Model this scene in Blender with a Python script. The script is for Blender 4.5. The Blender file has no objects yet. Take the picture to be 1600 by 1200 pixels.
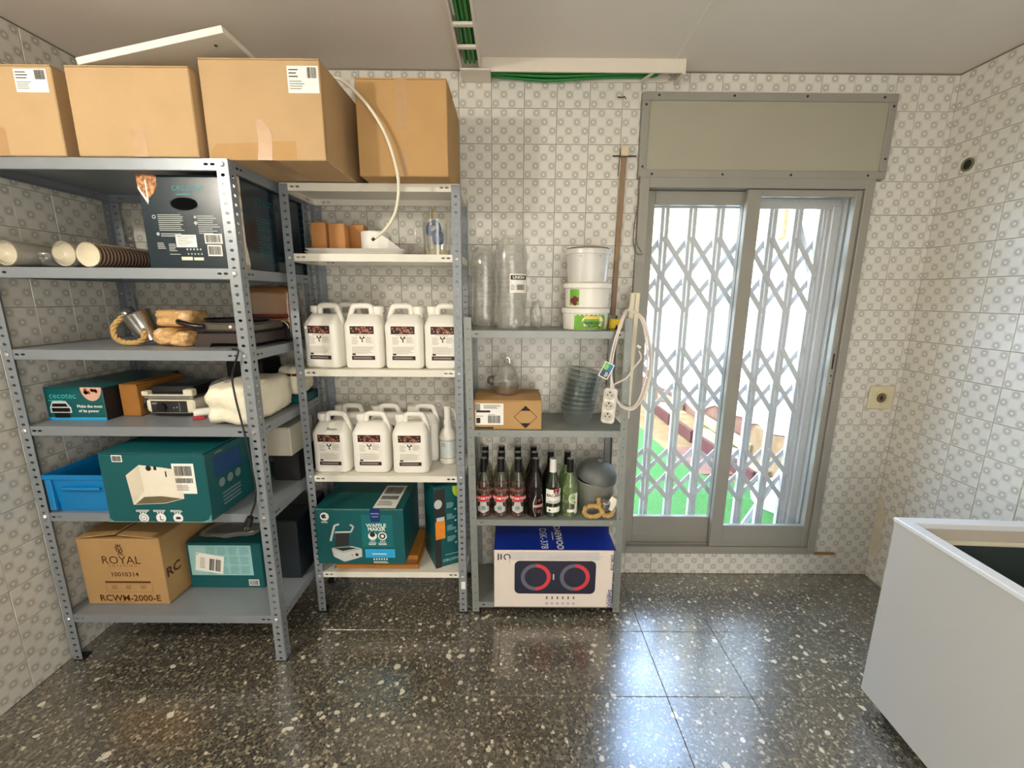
import bpy, bmesh, math, random
from mathutils import Vector, Matrix
random.seed(7)
SC = bpy.context.scene
COL = SC.collection
PI = math.pi
V = Vector
def S(r, g, b):
    f = lambda c: (c/255/12.92 if c/255 <= .04045 else ((c/255+.055)/1.055)**2.4)
    return (f(r), f(g), f(b), 1)

# ------------------------------------------------------------------ camera
CAMH, CAMY = 1.5464, -2.1735
cd = bpy.data.cameras.new('camera'); cam = bpy.data.objects.new('camera', cd); COL.objects.link(cam)
cd.sensor_fit = 'HORIZONTAL'; cd.sensor_width = 36; cd.lens = 36*667.79/1600; cd.clip_start = .03
p_, y_, r_ = math.radians(11.6495), math.radians(.1363), math.radians(.4131)
Fv = V((math.sin(y_)*math.cos(p_), math.cos(y_)*math.cos(p_), -math.sin(p_)))
R0 = V((math.cos(y_), -math.sin(y_), 0)); U0 = R0.cross(Fv)
Rv = R0*math.cos(r_)+U0*math.sin(r_); Uv = U0*math.cos(r_)-R0*math.sin(r_)
M4 = Matrix((Rv, Uv, -Fv)).transposed().to_4x4(); M4.translation = V((0, CAMY, CAMH))
cam.matrix_world = M4
SC.camera = cam
# ------------------------------------------------------------------ light and exposure
w = bpy.data.worlds.new('daylight'); SC.world = w; w.use_nodes = True
nt = w.node_tree; bg = nt.nodes['Background']
tcw = nt.nodes.new('ShaderNodeTexCoord'); spw = nt.nodes.new('ShaderNodeSeparateXYZ'); nt.links.new(tcw.outputs['Generated'], spw.inputs[0])
skr = nt.nodes.new('ShaderNodeValToRGB'); nt.links.new(spw.outputs[2], skr.inputs[0])
skr.color_ramp.elements[0].position = 0; skr.color_ramp.elements[0].color = (.64, .79, 1, 1); skr.color_ramp.elements[1].position = .9; skr.color_ramp.elements[1].color = (.38, .61, 1, 1)
nt.links.new(skr.outputs[0], bg.inputs[0]); bg.inputs[1].default_value = 12.5
def lamp(name, kind, loc, energy, color, size):
    l = bpy.data.lights.new(name, kind); l.energy = energy; l.color = color; l.shadow_soft_size = size
    o = bpy.data.objects.new(name, l); o.location = loc; COL.objects.link(o); return o
lamp('wall_lamp_light', 'POINT', (-1.76, -2.12, 2.22), 39, (1, .94, .83), .05)
al = bpy.data.lights.new('front_fill_light', 'AREA'); al.energy = 25; al.color = (1, .97, .91); al.shape = 'RECTANGLE'; al.size = 1.3; al.size_y = 2.0  # unseen soft fill added behind the camera to lift the room's ambient level
ao = bpy.data.objects.new('front_fill_light', al); ao.location = (.5, -3.27, 1.15); ao.rotation_euler = (PI/2, 0, 0); COL.objects.link(ao)
SC.view_settings.view_transform = 'Standard'; SC.view_settings.look = 'None'
SC.view_settings.gamma = 1; SC.view_settings.use_curve_mapping = False
SC.view_settings.exposure = .77
SC.cycles.transparent_max_bounces = 48
SC.cycles.max_bounces = 10; SC.cycles.diffuse_bounces = 6

# ------------------------------------------------------------------ materials
MC = {}
def newmat(name):
    m = bpy.data.materials.new(name); m.use_nodes = True
    return m, m.node_tree, m.node_tree.nodes['Principled BSDF']
def mat(name, col, rough=.5, metal=0, var=.06, scale=14, bump=0, bscale=60, spec=None, trans=0):
    if name in MC: return MC[name]
    m, t, b = newmat(name)
    n = t.nodes.new('ShaderNodeTexNoise'); n.inputs['Scale'].default_value = scale; n.inputs['Detail'].default_value = 5
    tc = t.nodes.new('ShaderNodeTexCoord'); t.links.new(tc.outputs['Object'], n.inputs['Vector'])
    mx = t.nodes.new('ShaderNodeMix'); mx.data_type = 'RGBA'
    mx.inputs[6].default_value = tuple(max(0, c*(1-var*2)) for c in col[:3])+(1,)
    mx.inputs[7].default_value = tuple(min(1, c*(1+var*2)) for c in col[:3])+(1,)
    t.links.new(n.outputs['Fac'], mx.inputs[0]); t.links.new(mx.outputs[2], b.inputs['Base Color'])
    b.inputs['Roughness'].default_value = rough; b.inputs['Metallic'].default_value = metal
    if spec is not None: b.inputs['Specular IOR Level'].default_value = spec
    if bump:
        n2 = t.nodes.new('ShaderNodeTexNoise'); n2.inputs['Scale'].default_value = bscale; n2.inputs['Detail'].default_value = 4
        t.links.new(tc.outputs['Object'], n2.inputs['Vector'])
        bp = t.nodes.new('ShaderNodeBump'); bp.inputs['Strength'].default_value = bump; bp.inputs['Distance'].default_value = .01
        t.links.new(n2.outputs['Fac'], bp.inputs['Height']); t.links.new(bp.outputs[0], b.inputs['Normal'])
    MC[name] = m; return m
def clear(name, tint, gloss=.12, rough=.06, body=0, bodycol=(.8, .8, .8, 1)):
    if name in MC: return MC[name]
    m = bpy.data.materials.new(name); m.use_nodes = True; t = m.node_tree; t.nodes.clear()
    out = t.nodes.new('ShaderNodeOutputMaterial'); tr = t.nodes.new('ShaderNodeBsdfTransparent'); tr.inputs[0].default_value = tint
    gl = t.nodes.new('ShaderNodeBsdfGlossy'); gl.inputs['Roughness'].default_value = rough; gl.inputs[0].default_value = (.95, .95, .95, 1)
    lw = t.nodes.new('ShaderNodeLayerWeight'); lw.inputs[0].default_value = .35
    mp = t.nodes.new('ShaderNodeMapRange'); mp.inputs[3].default_value = gloss*.35; mp.inputs[4].default_value = min(1, gloss*5)
    t.links.new(lw.outputs['Facing'], mp.inputs[0])
    mx = t.nodes.new('ShaderNodeMixShader'); t.links.new(mp.outputs[0], mx.inputs[0])
    src = tr
    if body:
        df = t.nodes.new('ShaderNodeBsdfDiffuse'); df.inputs[0].default_value = bodycol
        m2 = t.nodes.new('ShaderNodeMixShader'); m2.inputs[0].default_value = body
        t.links.new(tr.outputs[0], m2.inputs[1]); t.links.new(df.outputs[0], m2.inputs[2]); src = m2
    t.links.new(src.outputs[0], mx.inputs[1]); t.links.new(gl.outputs[0], mx.inputs[2]); t.links.new(mx.outputs[0], out.inputs[0])
    MC[name] = m; return m
def mathn(t, op, a, b=None):
    n = t.nodes.new('ShaderNodeMath'); n.operation = op
    for i, x in enumerate((a, b)):
        if x is None: continue
        if isinstance(x, (int, float)): n.inputs[i].default_value = x
        else: t.links.new(x, n.inputs[i])
    return n.outputs[0]
def mixc(t, fac, a, b):
    n = t.nodes.new('ShaderNodeMix'); n.data_type = 'RGBA'
    for i, x in ((0, fac), (6, a), (7, b)):
        if isinstance(x, (tuple, float, int)): n.inputs[i].default_value = x
        else: t.links.new(x, n.inputs[i])
    return n.outputs[2]
def tile_mat():
    m, t, b = newmat('patterned_wall_tile')
    uv = t.nodes.new('ShaderNodeUVMap'); sp = t.nodes.new('ShaderNodeSeparateXYZ'); t.links.new(uv.outputs[0], sp.inputs[0])
    u = mathn(t, 'MULTIPLY', sp.outputs[0], 4.0); v = mathn(t, 'MULTIPLY', sp.outputs[1], 4.0)
    par = mathn(t, 'MODULO', mathn(t, 'ADD', mathn(t, 'FLOOR', u), mathn(t, 'FLOOR', v)), 2.0)
    fu = mathn(t, 'SUBTRACT', mathn(t, 'FRACT', u), .5); fv = mathn(t, 'SUBTRACT', mathn(t, 'FRACT', v), .5)
    d = mathn(t, 'SQRT', mathn(t, 'ADD', mathn(t, 'MULTIPLY', fu, fu), mathn(t, 'MULTIPLY', fv, fv)))
    mr = t.nodes.new('ShaderNodeValToRGB'); t.links.new(d, mr.inputs[0])
    cr = mr.color_ramp; cr.elements[0].position = .12; cr.elements[0].color = S(218, 216, 210); cr.elements[1].position = .46; cr.elements[1].color = S(205, 202, 193)
    e = cr.elements.new(.21); e.color = S(166, 164, 156)
    e = cr.elements.new(.31); e.color = S(178, 176, 168)
    lightc = S(216, 213, 204)
    c = mixc(t, par, mr.outputs[0], lightc)
    geo = t.nodes.new('ShaderNodeNewGeometry'); n = t.nodes.new('ShaderNodeTexNoise'); n.inputs['Scale'].default_value = 2.3; n.inputs['Detail'].default_value = 6
    t.links.new(geo.outputs['Position'], n.inputs['Vector'])
    rp = t.nodes.new('ShaderNodeMapRange'); rp.inputs[1].default_value = .35; rp.inputs[2].default_value = .75; rp.inputs[3].default_value = 0; rp.inputs[4].default_value = .28
    t.links.new(n.outputs['Fac'], rp.inputs[0])
    c2 = mixc(t, rp.outputs[0], c, S(190, 184, 168))
    t.links.new(c2, b.inputs['Base Color']); b.inputs['Roughness'].default_value = .3
    bp = t.nodes.new('ShaderNodeBump'); bp.inputs['Strength'].default_value = .12; bp.inputs['Distance'].default_value = .002
    hh = mathn(t, 'MULTIPLY', mathn(t, 'SUBTRACT', 1.0, par), mathn(t, 'COMPARE', d, .26)); t.links.new(hh, bp.inputs['Height'])
    t.links.new(bp.outputs[0], b.inputs['Normal'])
    return m
def terrazzo():
    m, t, b = newmat('terrazzo')
    geo = t.nodes.new('ShaderNodeNewGeometry'); pos = geo.outputs['Position']
    def vor(sc, feat='F1'):
        v = t.nodes.new('ShaderNodeTexVoronoi'); v.feature = feat; v.inputs['Scale'].default_value = sc; v.inputs['Randomness'].default_value = 1
        t.links.new(pos, v.inputs['Vector']); return v
    v1 = vor(105); sp = t.nodes.new('ShaderNodeSeparateColor'); t.links.new(v1.outputs['Color'], sp.inputs[0])
    cr = t.nodes.new('ShaderNodeValToRGB'); t.links.new(sp.outputs[0], cr.inputs[0]); cr.color_ramp.interpolation = 'CONSTANT'
    r = cr.color_ramp; r.elements[0].position = 0; r.elements[0].color = S(52, 50, 45); r.elements[1].position = .90; r.elements[1].color = S(158, 149, 128)
    for p, c in ((.25, (75, 71, 62)), (.45, (98, 92, 79)), (.62, (63, 60, 54)), (.76, (122, 114, 97))): e = r.elements.new(p); e.color = S(*c)
    # grout between the small chips
    ve = vor(105, 'DISTANCE_TO_EDGE'); edge = mathn(t, 'LESS_THAN', ve.outputs['Distance'], .07)
    c = mixc(t, edge, cr.outputs[0], S(103, 96, 82))
    # large pale chips
    nz = t.nodes.new('ShaderNodeTexNoise'); nz.inputs['Scale'].default_value = 55; t.links.new(pos, nz.inputs['Vector'])
    for sc, thr, pick, colr in ((31, .25, .80, (206, 198, 178)), (19, .21, .84, (214, 206, 188)), (44, .24, .76, (172, 166, 150))):
        v2 = vor(sc); s2 = t.nodes.new('ShaderNodeSeparateColor'); t.links.new(v2.outputs['Color'], s2.inputs[0])
        dd = mathn(t, 'ADD', v2.outputs['Distance'], mathn(t, 'MULTIPLY', mathn(t, 'SUBTRACT', nz.outputs['Fac'], .5), .5))
        dsz = mathn(t, 'ADD', thr*.55, mathn(t, 'MULTIPLY', s2.outputs[1], thr*.75))
        a = mathn(t, 'MULTIPLY', mathn(t, 'LESS_THAN', dd, dsz), mathn(t, 'GREATER_THAN', s2.outputs[0], pick))
        c = mixc(t, a, c, S(*colr))
    t.links.new(c, b.inputs['Base Color'])
    n3 = t.nodes.new('ShaderNodeTexNoise'); n3.inputs['Scale'].default_value = 5; n3.inputs['Detail'].default_value = 5; t.links.new(pos, n3.inputs['Vector'])
    rr = t.nodes.new('ShaderNodeMapRange'); rr.inputs[3].default_value = .17; rr.inputs[4].default_value = .32; t.links.new(n3.outputs['Fac'], rr.inputs[0])
    t.links.new(rr.outputs[0], b.inputs['Roughness']); b.inputs['Specular IOR Level'].default_value = .9; b.inputs['Coat Weight'].default_value = 1; b.inputs['Coat IOR'].default_value = 1.95; b.inputs['Coat Roughness'].default_value = .22
    return m
def patched(name, c1, c2, scale, lo, hi, rough=.85, bump=.3, detail=6):
    m, t, b = newmat(name)
    geo = t.nodes.new('ShaderNodeNewGeometry'); n = t.nodes.new('ShaderNodeTexNoise'); n.inputs['Scale'].default_value = scale; n.inputs['Detail'].default_value = detail
    t.links.new(geo.outputs['Position'], n.inputs['Vector'])
    mr = t.nodes.new('ShaderNodeMapRange'); mr.inputs[1].default_value = lo; mr.inputs[2].default_value = hi; t.links.new(n.outputs['Fac'], mr.inputs[0])
    t.links.new(mixc(t, mr.outputs[0], c1, c2), b.inputs['Base Color']); b.inputs['Roughness'].default_value = rough
    if bump:
        bp = t.nodes.new('ShaderNodeBump'); bp.inputs['Strength'].default_value = bump; bp.inputs['Distance'].default_value = .01
        t.links.new(n.outputs['Fac'], bp.inputs['Height']); t.links.new(bp.outputs[0], b.inputs['Normal'])
    MC[name] = m; return m
TILE = tile_mat(); TERR = terrazzo()
GROUT = mat('grout', S(120, 114, 100), .9)
CEIL = mat('ceiling_paint', S(214, 207, 198), .9, var=.02, scale=3)
STEEL = mat('grey_painted_steel', S(140, 146, 152), .38, .25, .04)
STEELG = mat('greenish_grey_steel', S(136, 140, 136), .42, .25, .05)
WHITESH = mat('white_painted_steel', S(226, 222, 210), .4, 0, .02)
BOLT = mat('zinc_bolt', S(214, 214, 210), .25, .8)
CARD = mat('kraft_cardboard', S(184, 154, 113), .82, 0, .05, 9, .05, 120)
CARD2 = mat('dark_kraft_cardboard', S(179, 142, 92), .82, 0, .06, 9, .05, 120)
TAPE = mat('packing_tape', S(176, 140, 100), .36, 0, .05, 40)
PAPER = mat('white_paper', S(240, 237, 228), .7, 0, .01)
HOLE = mat('hole_black', S(5, 7, 9), .95, 0, .02, spec=.1)
INK = mat('black_ink', S(22, 20, 20), .6, 0, .02)
INKB = mat('brown_ink', S(88, 46, 18), .7)
GREYINK = mat('grey_ink', S(140, 138, 132), .7)
TEAL = mat('teal_card', S(6, 84, 88), .42, 0, .05, 6)
TEALD = mat('dark_teal_card', S(4, 40, 48), .42, 0, .06, 6)
NAVY = mat('near_black_card', S(14, 24, 32), .4, 0, .08, 6)
TURQ = mat('turquoise_print', S(70, 190, 185), .5)
WPRINT = mat('white_print', S(236, 236, 232), .5, 0, .01)
LBLUE = mat('light_blue_print', S(40, 160, 214), .5)
WHITEPL = mat('white_plastic', S(232, 229, 220), .32, 0, .015, 8)
CREAM = mat('cream_plastic', S(226, 218, 196), .4, 0, .03)
BLACK = mat('black_plastic', S(20, 20, 21), .35, 0, .05)
DARK = mat('dark_charcoal', S(38, 37, 38), .5, 0, .08)
SILVER = mat('brushed_metal', S(190, 188, 182), .22, .95, .06)
ALU = mat('bronze_grey_aluminium', S(150, 147, 138), .45, .2, .05, 5)
PANELM = mat('shutter_box_panel', S(158, 154, 137), .55, 0, .03, 4)
GRILLE = mat('white_grille_steel', S(196, 194, 192), .35, .1, .03)
GREENC = mat('green_cable', S(16, 120, 40), .4, 0, .1)
GREEND = mat('dark_green_cable', S(8, 96, 40), .4, 0, .1)
YGC = mat('lime_cable', S(120, 160, 50), .4, 0, .1)
TRUNK = mat('trunking_plastic', S(216, 208, 194), .5, 0, .02)
GLASS = clear('window_glass', (.98, .985, .985, 1), .06, .01)
CLEAR = clear('clear_plastic', (.955, .96, .955, 1), .12, .12, .05, (.85, .85, .82, 1))
WRAPT = clear('thin_clear_wrap', (.97, .97, .96, 1), .10, .16)
WRAP = clear('plastic_wrap', (.95, .95, .94, 1), .16, .2, .08, (.9, .88, .84, 1))
BOWLG = clear('bowl_glass', (.965, .98, .982, 1), .08, .05)
BOWLR = clear('bowl_rim_glass', (.80, .86, .86, 1), .22, .08)
BOTG = clear('clear_bottle_glass', (.86, .87, .80, 1), .12, .05)
GRNG = clear('green_bottle_glass', (.42, .66, .42, 1), .14, .05)
DRKG = mat('dark_bottle_glass', S(22, 12, 14), .1, 0, .1)
ROPE = mat('jute_rope', S(196, 160, 100), .9, 0, .15, 90, .5, 140)
FREEZ = mat('white_freezer_enamel', S(192, 192, 190), .35, 0, .01, 3)

# ------------------------------------------------------------------ mesh builder
class Fr:                       # a flat face: origin, two unit directions, normal
    def __init__(s, o, u, v): s.o, s.u, s.v = V(o), V(u).normalized(), V(v).normalized(); s.n = s.u.cross(s.v)
    def p(s, a, b, h=0): return s.o+s.u*a+s.v*b+s.n*h
class Cyl:                      # the outside of a vertical cylinder, u measured along the arc from the front
    def __init__(s, c, r, ang=0): s.c, s.r, s.a = V(c), r, ang
    def p(s, a, b, h=0):
        t = a/s.r+s.a; rr = s.r+h
        return s.c+V((math.sin(t)*rr, -math.cos(t)*rr, b))
FONT = {}
def glyphs(txt, bold=0):
    k = (txt, bold)
    if k not in FONT:
        c = bpy.data.curves.new('lettering', 'FONT'); c.body = txt; c.resolution_u = 2; c.offset = bold; c.align_x = 'CENTER'; c.align_y = 'CENTER'
        o = bpy.data.objects.new('lettering', c); me = bpy.data.meshes.new_from_object(o)
        FONT[k] = ([v.co.copy() for v in me.vertices], [list(p.vertices) for p in me.polygons])
        bpy.data.objects.remove(o); bpy.data.meshes.remove(me)
    return FONT[k]
class G:
    def __init__(s): s.v, s.f, s.m, s.mi = [], [], [], 0; s.uv = None
    def add(s, vs, fs):
        b = len(s.v); s.v += [V(x) for x in vs]
        for f in fs: s.f.append([i+b for i in f]); s.m.append(s.mi)
        return s
    def quad(s, a, b, c, d): return s.add([a, b, c, d], [(0, 1, 2, 3)])
    def box(s, x0, x1, y0, y1, z0, z1, M=None):
        vs = [V((x, y, z)) for z in (z0, z1) for y in (y0, y1) for x in (x0, x1)]
        if M: vs = [M @ q for q in vs]
        return s.add(vs, [(0, 2, 3, 1), (4, 5, 7, 6), (0, 1, 5, 4), (2, 6, 7, 3), (0, 4, 6, 2), (1, 3, 7, 5)])
    def rbox(s, x0, x1, y0, y1, z0, z1, b=.004, M=None):
        vs, ix = [], {}
        for i, x in enumerate((x0, x1)):
            for j, y in enumerate((y0, y1)):
                for k, z in enumerate((z0, z1)):
                    sx, sy, sz = b*(1-2*i), b*(1-2*j), b*(1-2*k)
                    ix[i, j, k] = len(vs); vs += [V((x, y+sy, z+sz)), V((x+sx, y, z+sz)), V((x+sx, y+sy, z))]
        f = []
        A = lambda i, j, k, a: ix[i, j, k]+a
        for a, other in ((0, (1, 2)), (1, (0, 2)), (2, (0, 1))):
            for e in (0, 1):
                q = []
                for (m, n) in ((0, 0), (1, 0), (1, 1), (0, 1)):
                    c = [0, 0, 0]; c[a] = e; c[other[0]] = m; c[other[1]] = n; q.append(A(*c, a))
                if (e == 0) != (a == 1): q.reverse()
                f.append(q)
        for a in range(3):
            o1, o2 = [x for x in range(3) if x != a]
            for m in (0, 1):
                for n in (0, 1):
                    c0 = [0, 0, 0]; c0[o1] = m; c0[o2] = n; c1 = c0[:]; c1[a] = 1
                    f.append([A(*c0, o1), A(*c0, o2), A(*c1, o2), A(*c1, o1)])
        for i in (0, 1):
            for j in (0, 1):
                for k in (0, 1): f.append([A(i, j, k, 0), A(i, j, k, 1), A(i, j, k, 2)])
        if M: vs = [M @ q for q in vs]
        return s.add(vs, f)
    def lathe(s, prof, n=24, M=None, cap0=True, cap1=True):
        vs, f = [], []
        for (r, z) in prof: vs += [V((r*math.cos(2*PI*i/n), r*math.sin(2*PI*i/n), z)) for i in range(n)]
        for k in range(len(prof)-1):
            for i in range(n): j = (i+1) % n; f.append([k*n+i, k*n+j, (k+1)*n+j, (k+1)*n+i])
        if cap0: f.append(list(range(n))[::-1])
        if cap1: f.append([(len(prof)-1)*n+i for i in range(n)])
        if M: vs = [M @ q for q in vs]
        return s.add(vs, f)
    def cyl(s, p0, p1, r0, r1=None, n=16):
        p0, p1 = V(p0), V(p1); d = p1-p0
        M = Matrix.Translation(p0) @ d.to_track_quat('Z', 'Y').to_matrix().to_4x4()
        return s.lathe([(r0, 0), (r0 if r1 is None else r1, d.length)], n, M)
    def loft(s, loops, cap=True):
        n = len(loops[0]); vs = [q for l in loops for q in l]; f = []
        for k in range(len(loops)-1):
            for i in range(n): j = (i+1) % n; f.append([k*n+i, k*n+j, (k+1)*n+j, (k+1)*n+i])
        if cap: f.append(list(range(n))[::-1]); f.append([(len(loops)-1)*n+i for i in range(n)])
        return s.add(vs, f)
    def tube(s, pts, r, n=8, rb=None, smooth=4, closed=False):
        pts = [V(p) for p in pts]
        if smooth and len(pts) > 2:
            out = []; N = len(pts)
            for i in range(N if closed else N-1):
                g = lambda k: pts[k % N] if closed else pts[max(0, min(N-1, k))]
                a, b, c, d = g(i-1), g(i), g(i+1), g(i+2)
                for q in range(smooth):
                    t = q/smooth; out.append(.5*((2*b)+(c-a)*t+(2*a-5*b+4*c-d)*t*t+(3*b-a-3*c+d)*t**3))
            if not closed: out.append(pts[-1])
            pts = out
        loops = []; up = None; N = len(pts)
        for i, p in enumerate(pts):
            a = pts[(i-1) % N] if closed else pts[max(0, i-1)]; b = pts[(i+1) % N] if closed else pts[min(N-1, i+1)]
            t = (b-a).normalized()
            if up is None: up = t.orthogonal().normalized()
            up = (up-t*up.dot(t)).normalized() if (up-t*up.dot(t)).length > 1e-6 else t.orthogonal().normalized()
            sd = t.cross(up)
            rr = r(i/(N-1)) if callable(r) else r; r2 = rr if rb is None else rb
            loops.append([p+up*math.cos(2*PI*k/n)*rr+sd*math.sin(2*PI*k/n)*r2 for k in range(n)])
        if closed: loops.append(loops[0])
        return s.loft(loops, not closed)
    def prism(s, F, poly, h0, h1):
        n = len(poly); vs = [F.p(a, b, h0) for a, b in poly]+[F.p(a, b, h1) for a, b in poly]
        return s.add(vs, [list(range(n))[::-1], list(range(n, 2*n))]+[[i, (i+1) % n, n+(i+1) % n, n+i] for i in range(n)])
    # ---- flat print on a face
    def rect(s, F, a0, b0, a1, b1, h=.0008, seg=1):
        for i in range(seg):
            x0 = a0+(a1-a0)*i/seg; x1 = a0+(a1-a0)*(i+1)/seg
            s.quad(F.p(x0, b0, h), F.p(x1, b0, h), F.p(x1, b1, h), F.p(x0, b1, h))
        return s
    def poly(s, F, pts, h=.0012): return s.add([F.p(a, b, h) for a, b in pts], [list(range(len(pts)))])
    def disc(s, F, a, b, r, h=.0012, n=20, ry=None):
        ry = ry or r; return s.poly(F, [(a+r*math.cos(2*PI*i/n), b+ry*math.sin(2*PI*i/n)) for i in range(n)], h)
    def ring(s, F, a, b, r0, r1, h=.0014, n=28, t0=0, t1=2*PI):
        for i in range(n):
            x, y = t0+(t1-t0)*i/n, t0+(t1-t0)*(i+1)/n
            s.quad(F.p(a+r0*math.cos(x), b+r0*math.sin(x), h), F.p(a+r1*math.cos(x), b+r1*math.sin(x), h), F.p(a+r1*math.cos(y), b+r1*math.sin(y), h), F.p(a+r0*math.cos(y), b+r0*math.sin(y), h))
        return s
    def text(s, F, txt, a, b, size, h=.0016, rot=0, bold=0, sx=1):
        vs, fs = glyphs(txt, bold); c, d = math.cos(rot), math.sin(rot)
        return s.add([F.p(a+size*(q.x*sx*c-q.y*d), b+size*(q.x*sx*d+q.y*c), h) for q in vs], fs)
    def lines(s, F, a0, b0, a1, b1, n, h=.0014, fill=.45, rag=.3):
        st = (b1-b0)/n
        for i in range(n):
            e = a1-(a1-a0)*rag*random.random(); y = b1-st*(i+.5); s.rect(F, a0, y-st*fill/2, e, y+st*fill/2, h)
        return s
    def barcode(s, F, a0, b0, a1, b1, n=18, h=.0018):
        x = a0; st = (a1-a0)/n
        while x < a1: w_ = st*random.choice((.3, .5, .8)); s.rect(F, x, b0, min(a1, x+w_), b1, h); x += w_+st*random.choice((.3, .5))
        return s
    def mat_i(s, i): s.mi = i; return s
    def strip(s, F, L, W, holes, pitch=None, r=(.004, .006)):
        # a plate in face F (u across W, v along L) with holes; holes = list of (u, v) or a regular pitch
        if pitch:
            n = int(L//pitch); hs = [(W*.5, (k+.5)*pitch) for k in range(n)]
            cells = [(k*pitch, (k+1)*pitch, hs[k]) for k in range(n)]
            if n*pitch < L-1e-6: cells.append((n*pitch, L, None))
        else:
            cells, y = [], 0
            for (a, b) in sorted(holes, key=lambda q: q[1]):
                c0, c1 = b-.012, b+.012
                if c0 > y+1e-6: cells.append((y, c0, None))
                cells.append((max(y, c0), c1, (a, b))); y = c1
            if y < L: cells.append((y, L, None))
        for y0, y1, hc in cells:
            if hc is None: s.quad(F.p(0, y0), F.p(W, y0), F.p(W, y1), F.p(0, y1)); continue
            a, b = hc; out = [(W, b), (W, y1), (a, y1), (0, y1), (0, b), (0, y0), (a, y0), (W, y0)]
            inn = [(a+r[0]*math.cos(PI/4*i), b+r[1]*math.sin(PI/4*i)) for i in range(8)]
            s.add([F.p(*q) for q in out+inn], [[i, (i+1) % 8, 8+(i+1) % 8, 8+i] for i in range(8)])
        return s
    def mesh(s, name, mats):
        me = bpy.data.meshes.new(name); me.from_pydata([tuple(q) for q in s.v], [], s.f)
        for m in (mats if isinstance(mats, (list, tuple)) else [mats]): me.materials.append(m)
        if len(me.materials) > 1: me.polygons.foreach_set('material_index', s.m)
        if s.uv: 
            l = me.uv_layers.new(name='UVMap')
            for lp in me.loops: l.data[lp.index].uv = s.uv[lp.vertex_index]
        me.validate(); return me
    def build(s, name, mats, parent=None, smooth=0, world=False, fix=True, solid=0, label=None, loc=None):
        if world and parent is not None:
            Mi = parent_M(parent).inverted(); s.v = [Mi @ q for q in s.v]
        me = s.mesh(name, mats)
        if fix:
            b = bmesh.new(); b.from_mesh(me); bmesh.ops.recalc_face_normals(b, faces=b.faces); b.to_mesh(me); b.free()
        if smooth: 
            me.shade_smooth()
            try: me.set_sharp_from_angle(angle=math.radians(smooth))
            except Exception: pass
        o = bpy.data.objects.new(name, me); COL.objects.link(o)
        if parent is not None: o.parent = parent
        if loc: o.location = loc
        if solid:
            q = o.modifiers.new('thickness', 'SOLIDIFY'); q.thickness = solid; q.offset = 0
        if label: o['label'] = label
        return o
def parent_M(o):
    M = Matrix.LocRotScale(o.location, o.rotation_euler, o.scale)
    return parent_M(o.parent) @ M if o.parent else M
def tag(o, label, cat, group=None, kind=None):
    o['label'] = label; o['category'] = cat
    if group: o['group'] = group
    if kind: o['kind'] = kind
    return o
def thing(name, label, cat, loc=(0, 0, 0), rz=0, group=None):
    o = bpy.data.objects.new(name, None); COL.objects.link(o); o.empty_display_size = .05
    o.location = loc; o.rotation_euler = (0, 0, rz); return tag(o, label, cat, group)
def struct(name, g, m, **k):
    o = g.build(name, m, **k); o['kind'] = 'structure'; return o
def structE(name):
    o = bpy.data.objects.new(name, None); COL.objects.link(o); o['kind'] = 'structure'; return o
def dup(root, loc=None, rz=None, label=None, group=None):
    r = root.copy(); COL.objects.link(r)
    if loc is not None: r.location = loc
    if rz is not None: r.rotation_euler = (0, 0, rz)
    if label: r['label'] = label
    if group: r['group'] = group
    for ch in list(root.children):
        c = ch.copy(); COL.objects.link(c); c.parent = r
        for g_ in list(ch.children):
            d = g_.copy(); COL.objects.link(d); d.parent = c
    return r

# ================================================================== SETTING
XL, XR, YF, ZC = -1.89, 2.026, -3.3, 2.545
TX0, TZ0, T = -.0976, 2.389, .15
HOLES = [(.60, 1.705, .139, 2.095), (.588, 1.745, 2.095, 2.452)]
g = G()
g.box(XL, .60, .003, .2, 0, ZC).box(1.705, XR, .003, .2, 0, ZC).box(.60, 1.705, .003, .2, 0, .139).box(.60, 1.705, .003, .2, 2.10, ZC)
wall_back = struct('wall_back', g, GROUT, fix=False)
wall_left = struct('wall_left', G().box(XL-.15, XL-.003, YF, .2, 0, ZC), GROUT, fix=False)
wall_right = struct('wall_right', G().box(XR+.003, XR+.15, YF, .2, 0, ZC), GROUT, fix=False)
struct('wall_front', G().box(XL-.15, XR+.15, YF-.15, YF, 0, ZC), mat('front_wall_paint', S(205, 198, 182), .8), fix=False)
ceiling = struct('ceiling', G().box(XL-.15, XR+.15, YF-.15, .2, ZC, ZC+.12), CEIL, fix=False)
floor = struct('floor', G().box(XL-.15, XR+.15, YF-.15, .2, -.12, -.004), mat('floor_joint', S(150, 144, 130), .8), fix=False)
TM = {}
def tile_mesh(w_, h_, u0, v0, bev=.0014, th=.0035):
    k = (round(w_, 4), round(h_, 4), round(u0, 3), round(v0, 3))
    if k not in TM:
        gp = .0009; q = G()
        a, b, c, d = gp, w_-gp, gp, h_-gp
        vs = [(a, th, c), (b, th, c), (b, th, d), (a, th, d), (a, bev, c), (b, bev, c), (b, bev, d), (a, bev, d), (a+bev, 0, c+bev), (b-bev, 0, c+bev), (b-bev, 0, d-bev), (a+bev, 0, d-bev)]
        fs = [(8, 9, 10, 11)]+[(i, (i+1) % 4, 4+(i+1) % 4, 4+i) for i in range(4)]+[(4+i, 4+(i+1) % 4, 8+(i+1) % 4, 8+i) for i in range(4)]
        q.add(vs, fs); q.uv = [(u0+x/T, v0+z/T) for x, y, z in vs]; TM[k] = q.mesh('tile', TILE)
    return TM[k]
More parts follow.
